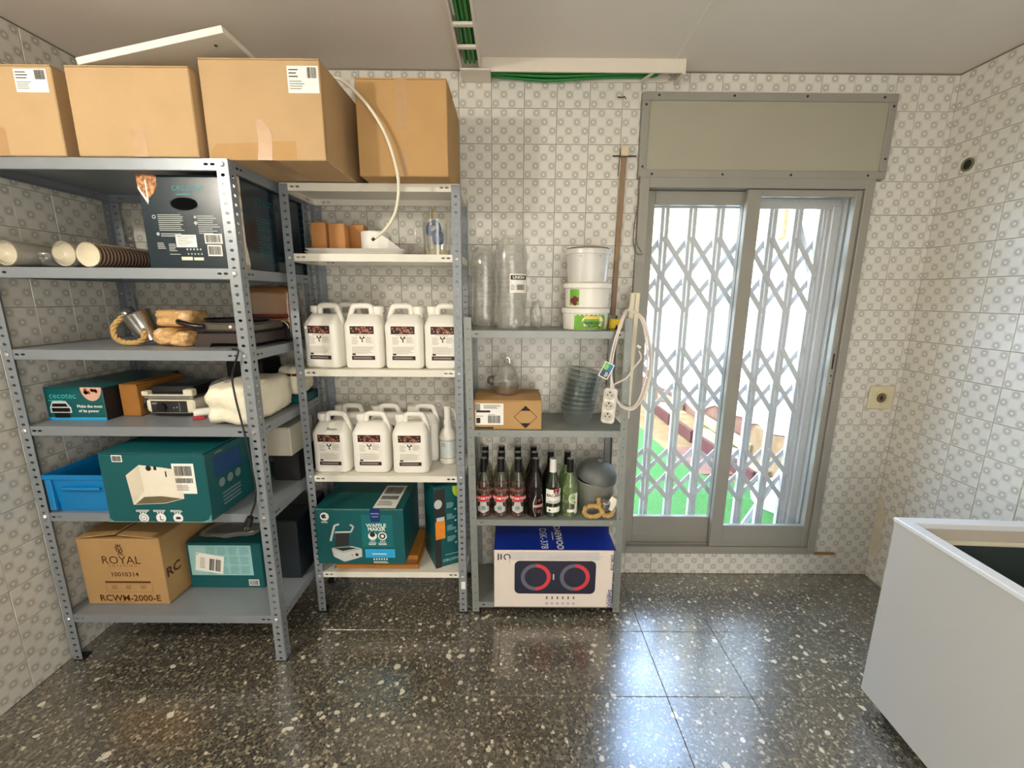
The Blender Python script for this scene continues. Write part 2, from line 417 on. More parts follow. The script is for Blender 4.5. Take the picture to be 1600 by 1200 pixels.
def subtract(rects, h):
    out = []
    for (x0, x1, z0, z1) in rects:
        a, b, c, d = h
        if a >= x1 or b <= x0 or c >= z1 or d <= z0: out.append((x0, x1, z0, z1)); continue
        if x0 < a: out.append((x0, a, z0, z1))
        if x1 > b: out.append((b, x1, z0, z1))
        m0, m1 = max(x0, a), min(x1, b)
        if z0 < c: out.append((m0, m1, z0, c))
        if z1 > d: out.append((m0, m1, d, z1))
    return out
def stuff_tiles(wall, items, rot, place):
    q = G(); q.uv = []
    for (me, M) in items:
        q.add([M @ v.co for v in me.vertices], [list(p.vertices) for p in me.polygons])
        uv = {}; l = me.uv_layers[0]
        for lp in me.loops: uv[lp.vertex_index] = tuple(l.data[lp.index].uv)
        q.uv += [uv[i] for i in range(len(me.vertices))]
    if q.v: o = q.build('tile', TILE, wall, fix=False); o['kind'] = 'stuff'
def lay_tiles(wall, umin, umax, ugrid, tomat, rot, holes, keep, far):
    rest = []; n = 0
    c0 = math.floor((umin-ugrid)/T)
    for r in range(-2, 17):
        for c in range(c0, c0+40):
            x0, x1 = ugrid+c*T, ugrid+(c+1)*T; z1 = TZ0-r*T; z0 = z1-T
            bx, bz = x0, z0
            x0, x1, z0, z1 = max(x0, umin), min(x1, umax), max(z0, 0), min(z1, ZC+.001)
            if x1-x0 < .006 or z1-z0 < .006: continue
            rs = [(x0, x1, z0, z1)]
            for h in holes: rs = subtract(rs, h)
            for (a, b, cc, d) in rs:
                if b-a < .008 or d-cc < .008: continue
                me = tile_mesh(b-a, d-cc, (a-bx)/T, (cc-bz)/T)
                jit = V((0, random.uniform(-.0006, .0006), 0))
                loc = tomat(a, cc); Rm = Matrix.Rotation(rot, 4, 'Z')
                if not keep(a, cc):
                    if not far(a, cc): rest.append((me, Matrix.Translation(loc) @ Rm))
                    continue
                o = bpy.data.objects.new('tile', me); o.location = loc+Rm @ jit; o.rotation_euler = (0, random.uniform(-.002, .002), rot); o.parent = wall; COL.objects.link(o); n += 1
    stuff_tiles(wall, rest, rot, tomat)
    return n
nb = lay_tiles(wall_back, XL-.003, XR+.003, TX0, lambda a, z: V((a, 0, z)), 0, HOLES, lambda a, z: a > -1.18, lambda a, z: False)
nl = lay_tiles(wall_left, YF, 0, -.0-6*T, lambda a, z: V((XL, a, z)), PI/2, [], lambda a, z: a > -1.2, lambda a, z: False)
nr = lay_tiles(wall_right, 0, -YF, .0, lambda a, z: V((XR, -a, z)), -PI/2, [], lambda a, z: a < .8, lambda a, z: False)
g = G(); g.prism(Fr((XR, 0, 0), (0, -1, 0), (0, 0, 1)), [(.002, .14), (.05, .14), (.075, .22), (.05, .30), (.062, .38), (.035, .47), (.002, .50)], -.001, .0022); g.build('plaster_patch', patched('beige_plaster', S(196, 184, 160), S(212, 204, 186), 9, .35, .65, .85, .1), wall_right)
# terrazzo floor tiles, 33.5 cm
FT = .335; fm = {}
for i in range(-7, 9):
    for j in range(-9, 4):
        x0, y0 = -.045+i*FT, -.10+j*FT; x1, y1 = x0+FT, y0+FT
        x0, x1, y0, y1 = max(x0, XL), min(x1, XR), max(y0, YF), min(y1, .0)
        if x1-x0 < .01 or y1-y0 < .01: continue
        k = (round(x1-x0, 3), round(y1-y0, 3))
        if k not in fm:
            q = G(); q.rbox(.0011, k[0]-.0011, .0011, k[1]-.0011, -.004, 0, .0009); fm[k] = q.mesh('floor_tile', TERR)
        o = bpy.data.objects.new('floor_tile', fm[k]); o.location = (x0, y0, random.uniform(-.0003, .0003)); o.parent = floor; COL.objects.link(o)

# ---- window: frame, two sliding sashes, roller-shutter box
win = structE('window_1')
FY0, FY1 = -.022, .07
g = G()
g.rbox(.598, .645, FY0, FY1, .139, 2.095, .002).rbox(1.664, 1.706, FY0, FY1, .139, 2.095, .002).rbox(.645, 1.664, FY0, FY1, 2.05, 2.095, .002).rbox(.645, 1.664, FY0, FY1, .139, .172, .002)
g.box(.645, 1.664, .022, .026, .172, .180).box(.645, 1.664, -.016, -.012, .172, .178)
g.build('frame', ALU, win, fix=False)
def sash(x0, x1, y0, y1, l, r, bot, top):
    g = G(); g.rbox(x0, x0+l, y0, y1, .176, 2.048, .002).rbox(x1-r, x1, y0, y1, .176, 2.048, .002)
    g.rbox(x0+l, x1-r, y0+.002, y1-.002, .176, bot, .002).rbox(x0+l, x1-r, y0+.002, y1-.002, top, 2.048, .002)
    for z in (.195, .21): g.box(x0+l, x1-r, y0+.0005, y0+.003, z, z+.003)
    s = g.build('sash', ALU, win, fix=False)
    G().box(x0+l-.004, x1-r+.004, (y0+y1)/2-.002, (y0+y1)/2+.002, bot-.004, top+.004).build('pane', GLASS, s, fix=False)
    return s
sash(.647, 1.165, .030, .062, .045, .045, .335, 1.985)
s2 = sash(1.118, 1.662, -.010, .020, .066, .030, .305, 2.018)
g = G(); g.rbox(1.634, 1.652, -.014, -.0095, 1.10, 1.30, .002); g.box(1.640, 1.647, -.0155, -.0135, 1.19, 1.27)
g.lathe([(.004, 0), (.004, .003)], 10, Matrix.Translation((1.6435, -.014, 1.155)) @ Matrix.Rotation(PI/2, 4, 'X')).lathe([(.003, 0), (.003, .003)], 10, Matrix.Translation((1.6435, -.014, 1.115)) @ Matrix.Rotation(PI/2, 4, 'X'))
g.m = [0]*26+[1]*(len(g.f)-26)
g.build('lock_plate', [ALU, BLACK], s2, fix=False)
g = G(); Fb = Fr((.588, -.022, 2.093), (1, 0, 0), (0, 0, 1)); Wb, Hb = 1.157, .36
bf = .034
g.rbox(.588, 1.745, -.024, .003, 2.093, 2.093+bf, .002).rbox(.588, 1.745, -.024, .003, 2.452-bf, 2.452, .002)
g.rbox(.588, .588+bf, -.0235, .003, 2.093+bf, 2.452-bf, .002).rbox(1.745-bf, 1.745, -.0235, .003, 2.093+bf, 2.452-bf, .002)
sb = g.build('shutter_box_frame', ALU, win, fix=False)
G().box(.588+bf, 1.745-bf, -.016, .003, 2.093+bf, 2.452-bf).build('shutter_box_panel', PANELM, win, fix=False)
scr = G().lathe([(.0055, 0), (.0045, .002), (.0, .0025)], 10, Matrix.Rotation(PI/2, 4, 'X'), cap1=False).mesh('screw', DARK)
for (x, z) in [(.66, 2.438), (1.0, 2.438), (1.33, 2.438), (1.68, 2.436), (.605, 2.40), (.604, 2.14), (1.728, 2.40), (1.728, 2.18), (.65, 2.108), (.98, 2.108), (1.30, 2.108), (1.66, 2.108)]:
    o = bpy.data.objects.new('screw', scr); o.location = (x, -.0245, z); o.parent = win; COL.objects.link(o)
# white reveal outside the frame
REV = mat('reveal_paint', S(186, 186, 180), .8, 0, .03, 5)
g = G(); g.box(1.655, 1.706, .07, .24, .139, 2.06).box(.598, .63, .07, .24, .139, 2.06).box(.63, 1.655, .07, .24, 2.04, 2.1).box(.598, 1.706, .07, .26, .10, .165)
struct('trim_1', g, REV, fix=False)

# ---- outdoor patio
GRASS = patched('artificial_grass', S(34, 84, 16), S(66, 106, 34), 60, .3, .75, .9, .6)
CONC = patched('worn_concrete', S(116, 78, 30), S(126, 98, 54), 6, .35, .65)
PINK = patched('pink_mortar', S(110, 62, 44), S(120, 82, 60), 7, .35, .65)
REDT = patched('red_clay_tile', S(72, 22, 14), S(86, 34, 24), 8, .3, .7, .7, .1)
CREAMP = patched('cream_patched_render', S(146, 124, 78), S(156, 140, 100), 3, .4, .7)
WHITEW = patched('white_render', S(224, 222, 220), S(232, 231, 230), 4, .35, .7, .9, .25)
STAIN = patched('stained_cream_render', S(200, 166, 116), S(214, 190, 146), 2.2, .35, .6, .9, .1)
g = G(); g.box(-2.5, 2.3, .2, 5.2, -.1, .04); struct('ground', g, CONC, fix=False)
F = Fr((0, 0, .04), (1, 0, 0), (0, 1, 0))
g = G(); g.prism(F, [(-2.4, .24), (2.02, .24), (2.02, .95), (1.66, 1.26), (1.60, 1.29), (1.55, 1.63), (1.53, 2.16), (1.51, 2.64), (1.50, 2.9), (-2.4, 2.9)], 0, .014).prism(F, [(-2.4, 3.05), (1.62, 3.05), (1.68, 4.6), (-2.4, 4.6)], 0, .014)
gr = g.build('grass_mat', GRASS, fix=False); tag(gr, 'bright green artificial grass mat on the patio outside the window', 'grass')
g = G(); g.prism(F, [(1.60, 1.29), (1.95, 1.28), (1.93, 2.0), (1.58, 1.95), (1.56, 1.63)], 0, .008); 
struct('trim_2', g, PINK, fix=False)
# broken wall base, ledge and red tile kerb along the white patio wall
WX = 2.12
wallp = structE('wall_patio')
F = Fr((WX, 0, 0), (0, -1, 0), (0, 0, 1))   # seen from the patio: u = -y
edge = [(3.7, .30), (3.35, .318), (2.92, .311), (2.62, .26), (2.43, .269), (2.32, .371), (2.14, .446), (1.91, .46), (1.75, .452), (1.61, .474), (1.45, .46), (1.35, .486), (1.22, .455), (1.10, .472), (.98, .50), (.89, .525), (.5, .50), (.22, .5)]
G().box(WX+.02, WX+.2, .2, 5.2, 0, 3.4).build('base_wall', PINK, wallp, fix=False)
top = [(-.22, 3.4), (-1.30, 3.4), (-1.30, 1.97), (-2.4, 1.95), (-5.2, 1.93)]
g = G(); pl = [(-5.2, .3)]+[(-y, z) for y, z in edge]+top
g.prism(F, pl, -.022, 0); g.build('white_render', WHITEW, wallp)
g = G(); g.prism(F, [(-5.2, 1.93), (-2.4, 1.95), (-1.30, 1.97), (-1.30, 3.4), (-5.2, 3.4)], -.022, -.004); g.build('cream_render', STAIN, wallp)
G().box(WX-.03, WX, 1.30, 1.40, 2.0, 3.3).build('rusty_strip', patched('rusty_strip', S(120, 74, 36), S(176, 136, 84), 5, .35, .6), wallp, fix=False)
g = G(); 
for (y0, y1, z0, z1, m_) in ((2.9, 3.7, .16, .26, 0), (1.35, 2.3, .2, .3, 0)):
    g.rbox(WX-.05, WX, y0, y1, z0, z1, .01)
g.build('cream_band', CREAMP, wallp, fix=False)
F = Fr((WX-.005, 0, 0), (0, -1, 0), (0, 0, 1))
g = G(); g.prism(F, [(-1.5, .27), (-1.35, .47), (-1.1, .46), (-.9, .51), (-.3, .49), (-.3, .05), (-1.3, .05)], -.01, .012); g.build('brown_mortar', patched('brown_mortar', S(124, 88, 52), S(140, 110, 74), 9, .35, .65), wallp)
ks = structE('trim_3')
n = 0
for (y0, y1, xa, xb) in ((2.75, 3.30, 1.885, 1.885), (2.12, 2.72, 1.89, 1.885), (1.60, 2.09, 1.925, 1.895), (1.05, 1.57, 1.95, 1.93)):
    q = G(); M = Matrix.Translation((xa, y0, .04)) @ Matrix.Rotation(math.atan2(xa-xb, y1-y0), 4, 'Z')
    q.rbox(0, .03, 0, y1-y0, 0, .135, .006, M); q.build('kerb_tile', REDT, ks, fix=False)
    q = G(); q.rbox(.03, .25, 0, y1-y0+.03, 0, .15+random.uniform(-.01, .01), .012, M); q.build('kerb_fill', CREAMP if n != 1 else CONC, ks, fix=False); n += 1
q = G()
for k in range(7):
    a = k/6*PI; q_ = None
lump = G().lathe([(.14, 0), (.15, .05), (.12, .12), (.06, .17), (.0, .18)], 14, Matrix.Translation((1.95, .74, .0546)) @ Matrix.Diagonal((1.0, 1.3, 1, 1)), cap1=False)
tag(lump.build('plaster_lump', WHITEW, smooth=60), 'white rounded plaster lump at the foot of the patio wall', 'plaster')
G_ = G().box(-2.6, 2.3, 5.0, 5.2, 0, 3.4); struct('wall_patio_end', G_, STAIN, fix=False)

# ---- folding security grille
gt = thing('folding_grille', 'white folding scissor security grille behind the sliding window', 'grille', (1.17, .14, .165))
BX = [.779, .920, 1.060, 1.195, 1.330, 1.459, 1.585]
for i, x in enumerate(BX):
    g = G()
    for dx in (-.0125, .0125): g.box(x+dx-.0085, x+dx+.0085, .126, .15, .185, 2.0)
    g.build('upright', GRILLE, gt, world=True, fix=False)
g = G(); g.rbox(.63, 1.655, .115, .165, 2.0, 2.035, .003).box(.63, 1.655, .11, .118, 1.985, 2.02); g.build('top_rail', GRILLE, gt, world=True, fix=False)
g = G(); g.rbox(.63, 1.655, .115, .165, .165, .19, .003); g.build('bottom_rail', GRILLE, gt, world=True, fix=False)
g = G(); g.rbox(1.612, 1.655, .10, .18, .19, 2.0, .003).rbox(1.598, 1.612, .12, .165, .19, 2.0, .003); g.build('jamb_post', GRILLE, gt, world=True, fix=False)
xs = [.640]+BX
for (zt, zm, zb) in ((1.851, 1.655, 1.47), (1.28, 1.09, .915), (.705, .555, .39)):
    for i in range(len(xs)-1):
        for (za, zc) in ((zt, zm), (zm, zb)):
            for sgn in (0, 1):
                x0, x1 = xs[i], xs[i+1]; yy = .123 if sgn else .153
                a, b = (V((x0, yy, za)), V((x1, yy, zc))) if sgn else (V((x0, yy, zc)), V((x1, yy, za)))
                d = (b-a); L = d.length; ang = math.atan2(d.z, d.x)
                M = Matrix.Translation(a) @ Matrix.Rotation(-ang, 4, 'Y')
                g = G().box(0, L, -.002, .002, -.0125, .0125, M); g.build('lattice_bar', GRILLE, gt, world=True, fix=False)
for (a, b) in (((1.475, .185, 1.985), (1.60, .185, 1.66)), ((1.60, .185, .56), (1.41, .185, .20))):
    a, b = V(a), V(b); d = b-a; M = Matrix.Translation(a) @ Matrix.Rotation(-math.atan2(d.z, d.x), 4, 'Y')
    G().box(0, d.length, -.006, .006, -.016, .016, M).build('brace', GRILLE, gt, world=True, fix=False)

# ---- trunking with green cables
tk = thing('cable_trunking', 'white cable trunking on ceiling and wall top, its cover missing', 'trunking', (-.18, -.115, 2.50))
g = G(); g.box(-.226, -.218, -2.6, -.118, 2.497, ZC).box(-.146, -.136, -2.6, -.118, 2.497, ZC).box(-.218, -.146, -2.6, -.118, ZC-.004, ZC)
g.build('ceiling_channel', TRUNK, tk, world=True, fix=False)
for y in (-.268, -.41, -.8, -1.3): G().box(-.218, -.146, y-.012, y+.004, 2.493, 2.503).build('cross_clip', TRUNK, tk, world=True, fix=False)
G().rbox(-.228, -.098, -.118, -.002, 2.490, 2.4975, .002).build('corner_cover', TRUNK, tk, world=True, fix=False)
g = G(); g.box(-.136, .735, -.102, -.095, 2.492, ZC).box(-.1, .735, -.095, -.004, ZC-.004, ZC).box(.30, .70, -.012, -.004, 2.495, ZC); g.build('wall_channel', TRUNK, tk, world=True, fix=False)
g = G(); g.rbox(.728, .742, -.108, -.002, 2.485, ZC, .002); g.build('end_cap', TRUNK, tk, world=True, fix=False)
g = G(); g.box(.565, .58, -.1, -.01, 2.494, 2.499, Matrix.Translation((.57, 0, 0)) @ Matrix.Rotation(.35, 4, 'Z') @ Matrix.Translation((-.57, 0, 0))); g.build('retaining_clip', TRUNK, tk, world=True, fix=False)
cols = [GREENC, GREEND, GREENC, YGC, GREENC, GREEND]
wn = ['frontmost mid-green cable in the wall-top trunking', 'dark green cable second from the front in the wall-top trunking', 'mid-green cable in the middle of the wall-top trunking', 'lime-green cable in the wall-top trunking', 'mid-green cable second from the wall in the wall-top trunking', 'dark green cable nearest the wall in the wall-top trunking']
cn_ = ['leftmost mid-green cable in the ceiling trunking', 'dark green cable second from left in the ceiling trunking', 'mid-green cable in the middle of the ceiling trunking', 'lime-green cable in the ceiling trunking', 'mid-green cable second from right in the ceiling trunking', 'rightmost dark green cable in the ceiling trunking']
for k in range(6):
    a = -.1975+.0082*k; zz = 2.5115+.0128*(k % 2)
    o = G().tube([(a+.004*math.sin(k), -2.55, zz), (a-.003, -1.2, zz), (a, -.5, zz), (a+.0008*(k-2), -.3, zz), (a-.004+.001*k, -.13, zz)], .0062, 8).build('green_cable', cols[k], smooth=50)
    tag(o, cn_[k], 'cable', 'green cables in the ceiling trunking')
    b = -.0865+.0134*k; zw = 2.502+.010*(k % 2); sg = .004+.0018*k
    o = G().tube([(-.095, b, zw+.001), (-.05, b, zw), (.12, b+.002*math.sin(k*2), zw-sg), (.24, b, zw-sg*.8), (.4, b-.001, zw+.001), (.60, b, zw+.006), (.69-.012*k, b, zw+.014)], .0068, 8).build('green_cable', cols[k], smooth=50)
    tag(o, wn[k], 'cable', 'green cables in the wall trunking')
o = G().tube([(-.2115, -2.5, 2.522), (-.2115, -.7, 2.522), (-.2105, -.43, 2.522)], .0058, 10).build('white_conduit', WHITEPL, smooth=50); tag(o, 'white tube lying on the left side of the ceiling trunking', 'conduit')
o = G().tube([(.33, -.05, 2.5305), (.42, -.055, 2.530), (.56, -.055, 2.5305)], .007, 10).build('white_conduit', WHITEPL, smooth=50); tag(o, 'white tube end lying in the wall trunking by the clip', 'conduit')

o = G().tube([(.694, -.115, 2.5436), (.690, -.22, 2.5436), (.686, -.32, 2.5436), (.682, -.48, 2.5436), (.676, -.9, 2.5436)], .0013, 6).build('ceiling_wire', WHITEPL, smooth=60); tag(o, 'thin white wire running along the ceiling from the trunking end', 'wire')
# ---- small things on the walls
rod = thing('wall_rod', 'long brown wooden strap hanging on wall beside the shutter box', 'strap', (.52, -.012, 1.35))
G().rbox(.508, .532, -.016, -.006, 1.10, 2.19, .002, Matrix.Translation((.52, 0, 2.2)) @ Matrix.Rotation(.017, 4, 'Y') @ Matrix.Translation((-.52, 0, -2.2))).build('strap', mat('old_brown_wood', S(138, 112, 84), .6, 0, .2, 20), rod, world=True, fix=False)
G().rbox(.502, .538, -.028, -.002, 2.185, 2.225, .003).build('bracket', mat('aged_bracket', S(206, 192, 160), .6, 0, .1), rod, world=True, fix=False)
g = G(); g.cyl((.465, -.018, 2.185), (.575, -.018, 2.185), .0035, n=8).tube([(.50, -.01, 2.22), (.497, -.014, 2.16), (.495, -.012, 2.10)], .0015, 6); g.build('pin', mat('rusty_pin', S(70, 54, 40), .6), rod, world=True)
o = G().tube([(.478, -.002, 2.437), (.486, -.014, 2.432), (.498, -.016, 2.43), (.505, -.012, 2.436), (.514, -.008, 2.428)], .0022, 6).build('wall_hook', mat('rusty_pin', S(70, 54, 40), .6)); tag(o, 'small bent wire hook stuck high in the tiled wall', 'hook')
o = G().tube([(.594, -.025, 2.10), (.590, -.026, 2.06), (.592, -.027, 1.97), (.583, -.027, 1.885), (.582, -.027, 1.813), (.60, -.029, 1.752), (.63, -.029, 1.748)], .0022, 6).tube([(.592, -.025, 1.97), (.594, -.026, 1.88), (.60, -.026, 1.80), (.625, -.027, 1.757)], .0018, 6).build('loose_wire', mat('grey_wire', S(96, 86, 70), .6)); tag(o, 'thin dark wire looping down beside the window frame', 'wire')
ot = thing('wall_outlet', 'cream square wall socket with dark round hole right of window', 'socket', (1.928, -.003, 1.04))
G().rbox(1.866, 1.992, -.010, -.001, .978, 1.102, .006).build('cover_plate', mat('aged_cream_plastic', S(206, 196, 164), .5), ot, world=True, fix=False)
M = Matrix.Translation((1.928, -.0105, 1.04)) @ Matrix.Rotation(PI/2, 4, 'X')
G().lathe([(.036, 0), (.036, .004), (.031, .006), (.03, .001), (0, .0005)], 24, M, cap1=False).build('socket_well', mat('aged_cream_plastic', S(206, 196, 164), .5), ot, world=True, smooth=40)
G().lathe([(.026, 0), (.026, .0018)], 20, M).build('socket_insert', mat('dirty_brown', S(112, 98, 64), .6, 0, .2, 60), ot, world=True)
g = G(); 
for dx in (-.008, .008): g.lathe([(.004, 0), (.004, .0026)], 10, Matrix.Translation((dx, 0, 0)) @ M)
g.box(1.924, 1.932, -.0135, -.0115, 1.028, 1.052); g.build('pin_hole', INK, ot, world=True)
ph = thing('pipe_hole', 'small dark open pipe hole high on the right tiled wall', 'hole', (XR-.002, -.118, 2.132))
M = Matrix.Translation((XR-.0015, -.118, 2.132)) @ Matrix.Rotation(-PI/2, 4, 'Y')
G().lathe([(.027, 0), (.028, .004), (.021, .006), (.019, .001)], 20, M, cap0=False, cap1=False).build('rim', mat('verdigris_rim', S(112, 108, 74), .7, 0, .2, 50), ph, world=True)
G().lathe([(.0195, 0), (.0195, .001)], 18, M).build('hole', INK, ph, world=True)
o = G().rbox(1.71, 1.83, -.012, -.0005, .128, .141, .002).build('rust_strip', mat('rusty_strip_end', S(150, 104, 56), .7, 0, .15, 30), fix=False); tag(o, 'short rust-brown strip end beside the bottom of the window frame', 'strip')
cv = thing('cable_cover', 'long beige plastic cable cover strip leaning on wall behind the coil', 'cover strip', (.565, -.08, .95))
G().rbox(.54, .586, -.034, -.018, .955, 1.565, .004, Matrix.Translation((.565, 0, .95)) @ Matrix.Rotation(.022, 4, 'Y') @ Matrix.Translation((-.565, -.11, -.95))).build('strip', mat('beige_plastic', S(226, 216, 186), .45), cv, world=True, fix=False)
G().box(.561, .564, -.036, -.033, .96, 1.56, Matrix.Translation((.565, 0, .95)) @ Matrix.Rotation(.022, 4, 'Y') @ Matrix.Translation((-.565, -.11, -.95))).build('seam', GREYINK, cv, world=True, fix=False)

# ================================================================== SHELVING UNITS
def post_mesh(H, W, sx, sy, m, pitch, r):
    g = G()
    g.strip(Fr((0, 0, 0), (sx, 0, 0), (0, 0, 1)), H, W, None, pitch, r)
    g.strip(Fr((0, 0, 0), (0, sy, 0), (0, 0, 1)), H, W, None, pitch, r)
    return g.mesh('post', m)
def shelf_mesh(x0, x1, y0, y1, lip, m, slots, e=.003):
    g = G(); x0 += e; x1 -= e; y0 += e; y1 -= e; L = x1-x0; D = y1-y0
    g.quad((x0, y0, 0), (x1, y0, 0), (x1, y1, 0), (x0, y1, 0))
    hz = lip*.5
    hs = [(hz, q) for q in slots]+[(hz, L-q) for q in slots]
    hd = [(hz, q) for q in slots]+[(hz, D-q) for q in slots]
    g.strip(Fr((x0, y0, -lip), (0, 0, 1), (1, 0, 0)), L, lip, hs, None, (.0042, .0085))
    g.strip(Fr((x0, y1, -lip), (0, 0, 1), (1, 0, 0)), L, lip, hs, None, (.0042, .0085))
    g.strip(Fr((x0, y0, -lip), (0, 0, 1), (0, 1, 0)), D, lip, hd, None, (.0042, .0085))
    g.strip(Fr((x1, y0, -lip), (0, 0, 1), (0, 1, 0)), D, lip, hd, None, (.0042, .0085))
    rt = .014
    for (a, b, c, d) in ((x0, x1, y0, y0+rt), (x0, x1, y1-rt, y1), (x0, x0+rt, y0+rt, y1-rt), (x1-rt, x1, y0+rt, y1-rt)): g.quad((a, c, -lip), (b, c, -lip), (b, d, -lip), (a, d, -lip))
    return g.mesh('shelf', m)
BOLTM = G().lathe([(.0085, 0), (.0085, .003), (.006, .0055), (.0, .006)], 10, Matrix.Rotation(PI/2, 4, 'X'), cap1=False).mesh('bolt', BOLT)
def rack(name, label, x0, x1, y0, y1, H, W, shelves, lip, pm, sm, pitch, r, slots, lean=0, bolts=True):
    t = thing(name, label, 'shelving', ((x0+x1)/2, (y0+y1)/2, 0))
    cx, cy = t.location.x, t.location.y
    for (x, sx) in ((x0, 1), (x1, -1)):
        for (y, sy) in ((y0, 1), (y1, -1)):
            o = bpy.data.objects.new('post', post_mesh(H, W, sx, sy, pm, pitch, r)); COL.objects.link(o); o.parent = t
            o.location = (x-cx, y-cy, .003); o.rotation_euler = (0, lean, 0)
            q = o.modifiers.new('thickness', 'SOLIDIFY'); q.thickness = .0018; q.offset = 0
            f = G().rbox(min(0, sx*W)-.001, max(0, sx*W)+.001, min(0, sy*W)-.001, max(0, sy*W)+.001, -.003, .006, .001).build('foot', BLACK, o, fix=False)
    me = shelf_mesh(x0-cx, x1-cx, y0-cy, y1-cy, lip, sm, slots)
    for z in shelves:
        o = bpy.data.objects.new('shelf', me); COL.objects.link(o); o.parent = t; o.location = (math.tan(lean)*z, 0, z)
        q = o.modifiers.new('thickness', 'SOLIDIFY'); q.thickness = .0014; q.offset = -1
        if bolts:
            for x in (x0+W*.5, x1-W*.5):
                b = bpy.data.objects.new('bolt', BOLTM); COL.objects.link(b); b.parent = t; b.location = (x-cx+math.tan(lean)*z, y0-cy-.0008, z-lip*.5)
    return t
LS = [1.992, 1.634, 1.341, 1.048, .69, .225]
MS = [1.988, 1.713, 1.223, .724, .224]
RS = [1.399, .949, .506, .061]
rack('metal_shelving', 'deep grey six-shelf metal rack at left, nearest the left wall', -1.868, -.958, -.615, -.06, 1.984, .040, LS, .036, STEEL, STEEL, .0305, (.0074, .0054), (.05, .072))
rack('metal_shelving', 'five-shelf metal rack with white shelves standing in the middle', -.945, -.212, -.32, -.015, 1.981, .036, MS, .029, STEEL, WHITESH, .0305, (.0068, .005), (.05, .072), bolts=False)
rack('metal_shelving', 'low greenish-grey four-shelf metal rack beside the window', -.182, .544, -.32, -.02, 1.452, .032, RS, .030, STEELG, STEELG, .0445, (.0028, .0028), (.052,), lean=-.016, bolts=False)
tag(G().box(.0, .02, 0, .0006, 0, .04).build('price_sticker', PAPER, fix=False, loc=(-.237, -.3216, .135)), 'tiny white paper sticker low on the middle rack right post', 'sticker')

# ================================================================== THINGS
def faces(w_, d_, h_):
    return dict(front=Fr((-w_/2, -d_/2, 0), (1, 0, 0), (0, 0, 1)), right=Fr((w_/2, -d_/2, 0), (0, 1, 0), (0, 0, 1)), left=Fr((-w_/2, d_/2, 0), (0, -1, 0), (0, 0, 1)),
                top=Fr((-w_/2, -d_/2, h_), (1, 0, 0), (0, 1, 0)), bottom=Fr((-w_/2, d_/2, 0), (1, 0, 0), (0, -1, 0)))
def carton(name, label, loc, size, m, rz=0, cat='box', group=None, along='x', lift=(0, 0), bev=.003):
    w_, d_, h_ = size; t = thing(name, label, cat, loc, rz, group)
    G().rbox(-w_/2, w_/2, -d_/2, d_/2, 0, h_-.005, bev).build('box_body', m, t, fix=False)
    for k, s_ in enumerate((1, -1)):
        q = G(); L, Wd = (w_, d_/2) if along == 'x' else (d_, w_/2)
        q.rbox(-L/2+.001, L/2-.001, 0, Wd-.0015, 0, .004, .001)
        Rm = Matrix.Rotation(0 if along == 'x' else -PI/2, 4, 'Z')
        if s_ < 0: Rm = Matrix.Rotation(PI, 4, 'Z') @ Rm
        hinge = Matrix.Translation((0, -(d_ if along == 'x' else w_)/2, 0))
        q.v = [Matrix.Translation((0, 0, h_-.005)) @ Rm @ hinge @ Matrix.Rotation(lift[k], 4, 'X') @ p for p in q.v]
        q.build('flap', m, t, fix=False)
    return t, faces(w_, d_, h_)
def label_part(t, F, a0, b0, a1, b1, style='ship', name='shipping_label', h=.0006):
    g = G(); g.rect(F, a0, b0, a1, b1, h); W_, H_ = a1-a0, b1-b0
    g.mat_i(1)
    if style == 'ship':
        g.lines(F, a0+.05*W_, b0+.55*H_, a0+.5*W_, b0+.92*H_, 3, h+.0006, .35, .5); g.barcode(F, a0+.64*W_, b0+.55*H_, a1-.05*W_, b1-.05*H_, 12, h+.0006)
        g.mat_i(2); g.lines(F, a0+.05*W_, b0+.12*H_, a0+.6*W_, b0+.48*H_, 4, h+.0006, .4, .4)
    elif style == 'bar': g.barcode(F, a0+.08*W_, b0+.12*H_, a1-.08*W_, b1-.12*H_, 14, h+.0006)
    elif style == 'two':
        g.barcode(F, a0+.1*W_, b0+.6*H_, a1-.12*W_, b0+.92*H_, 22, h+.0006); g.barcode(F, a0+.1*W_, b0+.36*H_, a1-.12*W_, b0+.52*H_, 22, h+.0006)
        g.mat_i(2); g.lines(F, a0+.1*W_, b0+.1*H_, a1-.2*W_, b0+.3*H_, 3, h+.0006)
    else:
        g.mat_i(2); g.lines(F, a0+.08*W_, b0+.1*H_, a1-.08*W_, b1-.1*H_, 6, h+.0006, .35, .5)
    return g.build(name, [PAPER, INK, GREYINK], t, fix=False)
def tape_part(t, F, a0, b0, a1, b1, h=.0005): return G().rect(F, a0, b0, a1, b1, h).build('tape', TAPE, t, fix=False)
